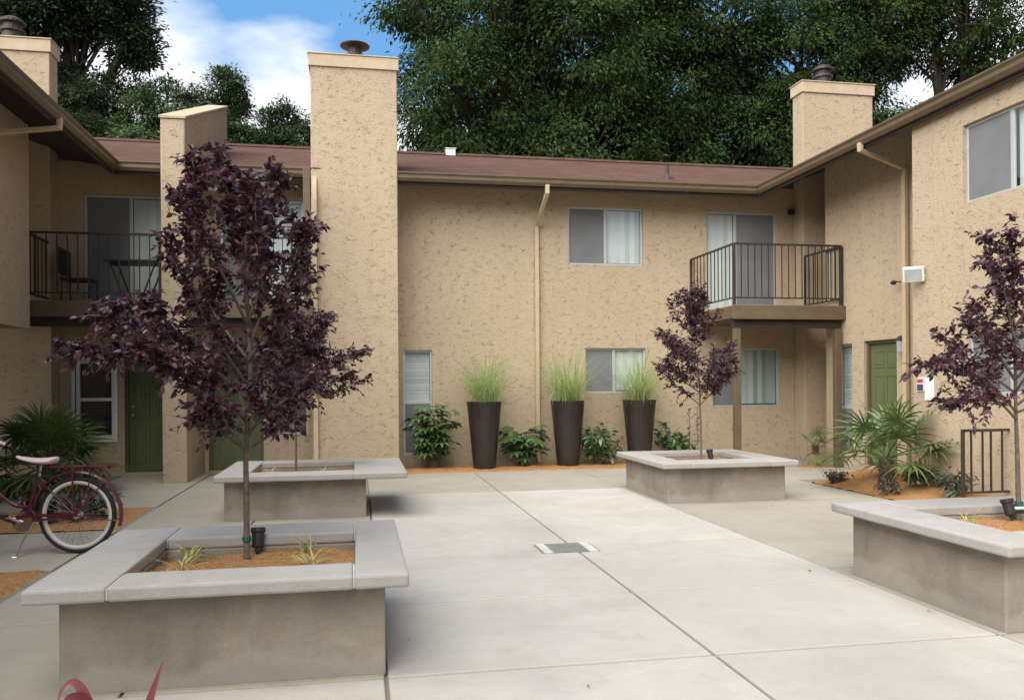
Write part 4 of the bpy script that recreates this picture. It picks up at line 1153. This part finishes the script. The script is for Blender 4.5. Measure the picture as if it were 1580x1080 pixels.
    for sg, s in ((1, .07), (-1, -.07)):
        mb = MB(); e = (BB[0]+.16*sg*cos(.3), s, BB[2]+.16*sg*sin(.3)+.02)
        mb.tube([(BB[0], s, BB[2]), e], [.012, .008], 8); c = mb.build('crank', 'chrome', t)
        mb = MB(); ys_ = (s, s+.11) if s > 0 else (s-.11, s)
        mb.box(e[0]-.045, e[0]+.045, ys_[0], ys_[1], e[2]-.012, e[2]+.012); mb.build('pedal', 'black', c, bevel=.004)
    mb = MB()
    cg = [(-.02, .372), (.10, .372), (.42, .365), (.50, .35), (.545, .29), (.53, .27), (.49, .32), (.42, .335), (.10, .345), (-.02, .345)]
    n = len(cg); mb.add([(x, .060, z) for x, z in cg]+[(x, .068, z) for x, z in cg], [tuple(range(n)), tuple(range(n, 2*n))]+[(i, (i+1) % n, n+(i+1) % n, n+i) for i in range(n)])
    mb.build('chain_guard', 'burgundy', t)
    mb = MB(); mb.tube([(.36, .04, .30), (.42, .12, .14), (.45, .17, .005)], [.009, .008, .007], 8); mb.tube([(.45, .17, .005), (.48, .18, .005)], .008, 8); mb.build('kickstand', 'chrome', t)
    mb = MB(); mb.tube([(.985, 0, .84), (.97, 0, 1.0)], .012, 8)
    for s in (-1, 1): mb.tube(smooth_path([(.97, 0, 1.0), (1.03, s*.12, 1.05), (1.0, s*.26, 1.04), (.88, s*.31, .99)], 5), .011, 8)
    hb = mb.build('handlebar', 'chrome', t)
    for s in (-1, 1):
        mb = MB(); mb.tube([(.92, s*.300, 1.005), (.82, s*.33, .965)], .017, 10); mb.build('grip', 'seat', hb)
    return t
bicycle()

# ------------------------------------------------------------------ small fixtures
t = thing('guard_rail', 'short brown metal guard rail with thin pickets before the right wall', 'railing', (7.2, 8.5, .0))
mb = MB()
mb.tube([(6.88, 8.5, .92), (7.49, 8.5, .92)], .016, 4, sq=True); mb.build('rail', 'railbrown', t); mb = MB(); mb.tube([(6.88, 8.5, .20), (7.49, 8.5, .20)], .012, 4, sq=True)
mb.build('rail', 'railbrown', t)
mb = MB()
for i, x in enumerate((6.99, 7.14, 7.25, 7.40)): mb.tube([(x, 8.5, .20), (x, 8.5, .91)], .009, 4, sq=True)
mb.build('pickets', 'railbrown', t)
mb = MB(); mb.tube([(6.88, 8.5, -.05), (6.88, 8.5, .935)], .016, 4, sq=True); mb.build('post', 'railbrown', t)

t = local_thing('floodlight', 'white framed floodlight on the right wall beside the downspout', 'floodlight', (7.36, 10.0, 2.93), None, radians(-35))
mb = MB(); mb.box(-.02, .06, -.13, .13, -.10, .10); h = mb.build('housing', 'white', t, bevel=.012); h.rotation_euler = (0, radians(-20), radians(82))
mb = MB(); mb.box(-.024, -.019, -.108, .108, -.08, .08); g = mb.build('lens', 'lampglass', h)
mb = MB(); mb.tube([(.03, 0, 0), (.07, .02, -.02), (.16, .06, -.02)], .016, 8); mb.build('bracket', 'white', t)
mb = MB(); mb.lathe([(.05, .0), (.05, .02), (.03, .03)], (7.47, 10.02, 2.90), 14, axis='x')
mb.build('wall_plate', 'white', t).location = (-7.36, -10.0, -2.93)
bpy.data.objects['wall_plate'].location = (0, 0, 0)
me = bpy.data.objects['wall_plate'].data
for v in me.vertices: v.co = (v.co.x-7.47+.115, v.co.y-10.02+.08, v.co.z-2.93)
t = thing('motion_sensor', 'small dark sensor on a bracket left of the white floodlight', 'sensor', (8.3, 11.64, 3.03))
mb = MB(); mb.lathe([(.03, 0), (.045, .03), (.045, .05), (.01, .07)], (8.22, 11.64, 3.0), 14); mb.build('sensor_head', 'black', t)
mb = MB(); mb.tube([(8.352, 11.64, 3.05), (8.22, 11.64, 3.05)], .01, 8); mb.build('bracket', 'flue', t)
t = thing('porch_lamp', 'dark lantern on the wall right of the right green door', 'wall lamp', (8.3, 11.53, 2.0))
mb = MB(); mb.lathe([(.03, 1.90), (.055, 1.95), (.065, 2.12), (.02, 2.16)], (8.25, 11.52, 0), 8); mb.build('lamp_shade', 'lampglass', t)
mb = MB(); mb.lathe([(.085, 2.13), (.07, 2.16), (.01, 2.20)], (8.25, 11.52, 0), 8); mb.box(8.25, 8.352, 11.50, 11.54, 2.10, 2.14); mb.build('lamp_cap', 'black', t)
t = thing('porch_lamp', 'small dark lamp high under the eave above the right balcony', 'wall lamp', (8.32, WY-.02, 4.8))
mb = MB(); mb.lathe([(.05, 4.76), (.07, 4.78), (.05, 4.87), (.02, 4.88)], (8.36, 14.98, 0), 12); mb.build('lamp_shade', 'black', t)
mb = MB(); mb.tube([(8.36, 14.98, 4.86), (8.36, 15.102, 4.86)], .014, 8); mb.build('bracket', 'black', t)
# notices on the right wall
t = thing('wall_sign', 'small red topped warning sign on the right wall', 'sign', (7.48, 10.05, 1.46))
mb = MB(); mb.box(7.484, 7.497, 9.975, 10.115, 1.36, 1.55); mb.build('sign_plate', 'white', t)
mb = MB(); mb.box(7.480, 7.4835, 9.985, 10.105, 1.475, 1.525); mb.build('red_band', 'red', t)
mb = MB(); mb.box(7.480, 7.4835, 9.985, 10.105, 1.37, 1.455); mb.build('blue_field', 'blue', t)
t = thing('notice_panel', 'blank white notice panel right of the red topped sign', 'sign', (7.48, 9.87, 1.4))
mb = MB(); mb.box(7.482, 7.497, 9.78, 9.955, 1.24, 1.55); mb.build('panel', 'white', t, bevel=.003)
# drain
t = thing('floor_drain', 'rectangular metal drain grate set between two pale mortar strips in the paving', 'drain', (1.86, 7.38, 0))
mb = MB(); mb.box(1.71, 2.01, 7.165, 7.595, -.06, -.028); mb.build('sump', 'black', t)
mb = MB()
for i in range(13): y = 7.19+i*.032; mb.box(1.715, 2.005, y, y+.014, -.02, -.002)
mb.box(1.70, 1.714, 7.165, 7.595, -.03, .001); mb.box(2.006, 2.02, 7.165, 7.595, -.03, .001)
for x in (1.80, 1.86, 1.92): mb.box(x-.006, x+.006, 7.18, 7.58, -.021, -.006)
mb.build('grate', 'grate', t)
for x0, x1 in ((1.612, 1.692), (2.028, 2.108)):
    mb = MB(); mb.box(x0, x1, 7.165, 7.595, -.03, .006); mb.build('mortar_strip', 'mortar', t, bevel=.006)

# balcony furniture
t = thing('patio_table', 'dark patio table on the shaded left balcony', 'table', (-3.55, 14.4, FL+.02))
mb = MB(); mb.box(-3.98, -3.12, 14.15, 14.75, 3.50, 3.53); mb.build('tabletop', 'black', t, bevel=.006)
for x, y, dx in ((-3.9, 14.2, .5), (-3.2, 14.2, -.5), (-3.9, 14.7, .5), (-3.2, 14.7, -.5)):
    mb = MB(); mb.tube([(x, y, 3.50), (x+dx*.5, y, 2.822)], .014, 6); mb.build('leg', 'iron', t)
t = thing('patio_chair', 'low dark chair beside the table on the shaded left balcony', 'chair', (-4.4, 14.5, FL+.02))
mb = MB(); mb.box(-4.65, -4.2, 14.25, 14.7, 3.20, 3.235); mb.build('seat', 'black', t, bevel=.006)
mb = MB(); mb.box(-4.68, -4.65, 14.25, 14.7, 3.30, 3.72); mb.build('backrest', 'black', t, bevel=.006)
for x, y in ((-4.63, 14.27), (-4.22, 14.27), (-4.63, 14.68), (-4.22, 14.68)):
    mb = MB(); mb.tube([(x, y, 3.20 if x > -4.5 else 3.7), (x, y, 2.822)], .012, 6); mb.build('leg', 'iron', t)

# fallen leaves and crumbs on the paving
dl = [(.30, 10.2, .009), (-.85, 8.6, .008), (.28, 4.9, .007), (3.5, 6.0, .010), (3.62, 4.8, .011), (1.1, 3.95, .007), (4.9, 9.3, .009)]
for (x, y, r) in dl:
    P = np.array([[0, 0, .004]]); a = random.uniform(0, 6)
    o = local_thing('fallen_leaf', 'dry brown leaf scrap lying on the concrete paving', 'leaf', (x, y, 0), 'dry leaf scraps on the paving', a)
    vf = VF(); vf.add(*leaf_arrays(np.array([[0, 0, .010]]), np.array([[1., 0, .15]]), np.array([[0, .3, 1.]]), np.array([r*3]), np.array([r*2]))); vf.build('leaf_blade', 'bigbark', o)

# ------------------------------------------------------------------ background trees
def big_tree(label, base, trunk_r, lobes, nclump, per, leaf, mat, cat='tree', name='broadleaf_tree', droop=.7, group='trees behind the buildings', crad=.75, shell=.5, bare=0):
    t = thing(name, label, cat, base, group)
    bx, by, bz = base
    mb = MB(); vf = VF()
    zc = max(l[2] for l in lobes); cx = np.mean([l[0] for l in lobes]); cy = np.mean([l[1] for l in lobes])
    z0 = min(l[2]-l[5]*.6 for l in lobes)
    fork = (bx+.15*(cx-bx), by, max(2.5, z0*.8))
    tp = smooth_path([(bx, by, -.1), ((bx*2+fork[0])/3+.1, by, fork[2]*.5), fork], 5)
    n = len(tp); mb.tube(tp, [trunk_r*(1.25-.4*i/(n-1)) for i in range(n)], 12)
    vol = np.array([l[3]*l[4]*l[5] for l in lobes])**(2/3); vol = vol/vol.sum()
    C = []
    for l, w in zip(lobes, vol):
        c = np.array(l[:3]); r = np.array(l[3:6])
        mid = (fork[0]*.5+c[0]*.5+random.uniform(-.4, .4), fork[1]*.5+c[1]*.5, fork[2]*.45+c[2]*.55-.3)
        lp = smooth_path([fork, mid, tuple(c)], 5); m = len(lp)
        mb.tube(lp, [trunk_r*.55*(1-.75*i/(m-1))+.03 for i in range(m)], 8)
        k = max(3, int(nclump*w)); d = unit(rnd(k)); rad = RNG.uniform(shell, 1.0, (k, 1))**.6
        pts = c+d*rad*r
        for q in pts[::3]:
            s = lp[random.randint(m//2, m-1)]
            mm = (Vector(q)+s)*.5+Vector((0, 0, .25))
            mb.tube([tuple(s), tuple(mm), tuple(q)], [.07, .045, .02], 5, cap=False)
        C.append(np.concatenate([pts, d], 1))
    C = np.concatenate(C)
    k = len(C)
    idx = np.repeat(np.arange(k), per); nn = len(idx)
    size = RNG.uniform(.6, 1.35, k)[idx][:, None]*crad
    # each clump: a flattened spray, leaves pointing out and down
    off = rnd(nn)*np.array([.55, .55, .30]); P = C[idx, :3]+off*size
    D = unit(off)*.7+C[idx, 3:]*.35+rnd(nn)*.35; D[:, 2] -= droop
    N = rnd(nn)*.28+C[idx, 3:]*.55+np.array([0, -.15, .55])
    L = leaf*RNG.uniform(.6, 1.25, nn)
    vf.add(*diamond_arrays(P, D, N, L, L*RNG.uniform(.32, .5, nn)))
    mb.build('trunk', 'bigbark', t); vf.build('crown', mat, t)
    return t
random.seed(5)
T = 'tall dark green tree behind the roof '
big_tree(T+'just right of the central chimney', (7.0, 31, 0), .45,
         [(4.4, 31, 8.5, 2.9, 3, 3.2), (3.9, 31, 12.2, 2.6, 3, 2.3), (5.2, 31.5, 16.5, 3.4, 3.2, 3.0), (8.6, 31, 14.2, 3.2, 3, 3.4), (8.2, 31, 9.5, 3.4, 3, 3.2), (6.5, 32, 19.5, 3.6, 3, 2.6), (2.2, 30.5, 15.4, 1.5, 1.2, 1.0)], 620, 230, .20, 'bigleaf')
big_tree(T+'over the upper middle window', (13.0, 33, 0), .5,
         [(11.6, 33, 8.8, 3.3, 3, 3.4), (12.2, 33, 13.6, 3.4, 3, 3.2), (14.8, 32.5, 16.8, 3.4, 3, 3.0), (15.4, 33, 10.5, 3.2, 3, 3.6), (12.0, 33, 19.0, 3.4, 3, 2.6)], 560, 230, .20, 'bigleaf')
big_tree(T+'above the right balcony', (19.6, 32, 0), .5,
         [(18.2, 32, 9.6, 3.0, 3, 3.2), (18.4, 32, 14.6, 3.2, 3, 3.2), (21.6, 32, 17.0, 3.2, 3, 2.8), (21.6, 32, 11.2, 2.4, 2.4, 2.2)], 440, 220, .20, 'bigleaf')
big_tree(T+'with bare limbs showing right of the right chimney', (24.6, 31, 0), .55,
         [(24.0, 31, 16.6, 2.8, 2.6, 2.2), (27.4, 31, 15.8, 3.0, 2.6, 2.2), (25.4, 31, 19.4, 4, 3, 2.4), (27.6, 31.5, 11.2, 2.6, 2.4, 1.8), (23.2, 32, 9.0, 2.4, 2.2, 2.0), (31.0, 31, 14.5, 2.6, 2.4, 2.6)], 270, 210, .20, 'bigleaf', shell=.35)
big_tree(T+'filling the gap low between the middle trees', (10.2, 38, 0), .4,
         [(9.5, 38, 9.0, 4.5, 2.5, 4.0), (16.5, 38, 9.5, 5, 2.5, 4.2), (14, 39, 16, 6, 2.5, 4.5), (21.0, 39, 9.5, 3.4, 2.5, 3.2), (6.5, 39, 15, 3, 2.5, 4)], 480, 190, .30, 'bigleaf')
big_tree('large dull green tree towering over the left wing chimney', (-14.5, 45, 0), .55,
         [(-15.8, 45, 20.3, 3.0, 2.6, 2.4), (-12.9, 45, 21.0, 2.2, 2.2, 1.7), (-11.2, 45, 19.0, 1.3, 1.3, 1.2), (-13.7, 45, 24.0, 3.0, 2.6, 2.0), (-15.6, 45, 16.2, 2.4, 2.2, 1.8)], 440, 190, .26, 'pine', droop=.1, crad=.75, shell=.3)
G3 = 'smaller trees behind the left roof'
big_tree('wide dark tree low behind the left roof under the tall dull tree', (-12.5, 44, 0), .35,
         [(-13.2, 44, 14.9, 2.2, 1.8, 1.7), (-11.4, 44, 15.2, 1.9, 1.7, 1.8), (-11.8, 43, 12.6, 2.6, 1.8, 1.8), (-14.6, 44, 13.2, 2, 1.8, 2)], 190, 190, .22, 'pine', group=G3, droop=.2, crad=.6)
big_tree('rounded mid green tree low behind the left roof beside the tall dull tree', (-8.0, 40, 0), .3,
         [(-9.5, 40, 13.0, 1.3, 1.3, 1.6), (-8.4, 40, 13.9, 1.3, 1.3, 1.5), (-7.2, 40, 13.9, .9, 1.0, 1.2), (-7.6, 40, 12.0, 1.5, 1.3, 1.4)], 130, 190, .18, 'hillleaf', group=G3, droop=.3, crad=.5)
big_tree('narrow upright green tree rising behind the fin wall', (-5.9, 40, 0), .22,
         [(-5.9, 40, 15.0, .75, .8, 1.15), (-5.7, 40, 13.2, 1.0, 1.0, 1.5)], 75, 190, .18, 'hillleaf', group=G3, droop=.3, crad=.42)
big_tree('bushy green tree behind the roof between the fin wall and the central chimney', (-3.6, 42, 0), .28,
         [(-4.1, 42, 13.4, 1.1, 1.1, 1.5), (-3.4, 42, 14.2, .75, .8, 1.1), (-2.5, 42, 13.0, 1.0, 1.1, 1.5), (-4.9, 42, 12.8, 1.0, 1.1, 1.4)], 120, 190, .18, 'hillleaf', group=G3, droop=.3, crad=.45)

# ------------------------------------------------------------------ light, sky, camera
to_sun = Vector((-.46, -.46, .76)).normalized()
sun = bpy.data.lights.new('sun', 'SUN'); sun.energy = 5.0; sun.angle = radians(84); sun.color = (1., .965, .91)
so = bpy.data.objects.new('sun', sun); COL.objects.link(so); so.location = (-20, -25, 40)
so.rotation_euler = to_sun.to_track_quat('Z', 'Y').to_euler()
w = bpy.data.worlds.new('World'); SC.world = w; w.use_nodes = True
nt = w.node_tree; bg = nt.nodes['Background']; bg.inputs['Strength'].default_value = .05
sky = nd(nt, 'ShaderNodeTexSky', sky_type='NISHITA'); sky.sun_disc = False
sky.sun_elevation = math.asin(to_sun.z); sky.sun_rotation = math.atan2(to_sun.x, to_sun.y)
tc = nd(nt, 'ShaderNodeTexCoord')
mp = nd(nt, 'ShaderNodeMapping'); mp.inputs['Scale'].default_value = (1, 1, 2.2); lk(nt, tc.outputs['Generated'], mp.inputs['Vector'])
n1 = nd(nt, 'ShaderNodeTexNoise'); n1.inputs['Scale'].default_value = 2.6; n1.inputs['Detail'].default_value = 7; n1.inputs['Roughness'].default_value = .52
lk(nt, mp.outputs[0], n1.inputs['Vector'])
# cloud bank: lower to the right of the direction looked along, ragged by noise
sp = nd(nt, 'ShaderNodeSeparateXYZ'); lk(nt, tc.outputs['Generated'], sp.inputs[0])
def math_(op, a, b):
    m = nd(nt, 'ShaderNodeMath', operation=op)
    for s, v in zip(m.inputs, (a, b)):
        if isinstance(v, (int, float)): s.default_value = v
        else: lk(nt, v, s)
    return m.outputs[0]
# bank height falls towards +X in front, rises elsewhere
bank = math_('SUBTRACT', math_('MAXIMUM', math_('SUBTRACT', .33, math_('MULTIPLY', sp.outputs[0], .45)), math_('MULTIPLY', math_('SUBTRACT', sp.outputs[0], .27), 1.6)), sp.outputs[2])
val = math_('ADD', bank, math_('MULTIPLY', math_('SUBTRACT', n1.outputs['Fac'], .5), .75))
cl = ramp(nt, math_('ADD', math_('MULTIPLY', val, 2.2), .40), [(.36, g3(0)), (.56, g3(.85)), (.8, g3(1))])
north = ramp(nt, math_('ADD', math_('MULTIPLY', sp.outputs[1], .5), .5), [(.48, g3(.12)), (.72, g3(1))])
cl = math_('MULTIPLY', cl, north)
clear = mixc(nt, math_('MULTIPLY', north, .78), sky.outputs[0], (2.3, 5.9, 11.4))
skyc = nd(nt, 'ShaderNodeMix', data_type='RGBA'); lk(nt, cl, skyc.inputs[0]); lk(nt, clear, skyc.inputs[6]); skyc.inputs[7].default_value = (14.0, 14.1, 14.4, 1)
lk(nt, skyc.outputs[2], bg.inputs['Color'])

cam = bpy.data.cameras.new('camera'); co = bpy.data.objects.new('camera', cam); COL.objects.link(co)
cam.sensor_width = 36; cam.sensor_fit = 'HORIZONTAL'; cam.lens = 1280/1580*36; cam.clip_end = 2000; cam.clip_start = .05
cam.shift_y = 52/1580
co.matrix_world = Matrix.Translation((0, 0, 1.5)) @ Matrix.Rotation(radians(-10.49), 4, 'Z') @ Matrix.Rotation(radians(90), 4, 'X') @ Matrix.Rotation(-.007, 4, 'Z')
SC.camera = co
SC.view_settings.view_transform = 'Standard'; SC.view_settings.look = 'None'; SC.view_settings.gamma = 1.0
SC.view_settings.exposure = .80
SC.cycles.max_bounces = 8; SC.cycles.transparent_max_bounces = 12
SC.cycles.use_denoising = True
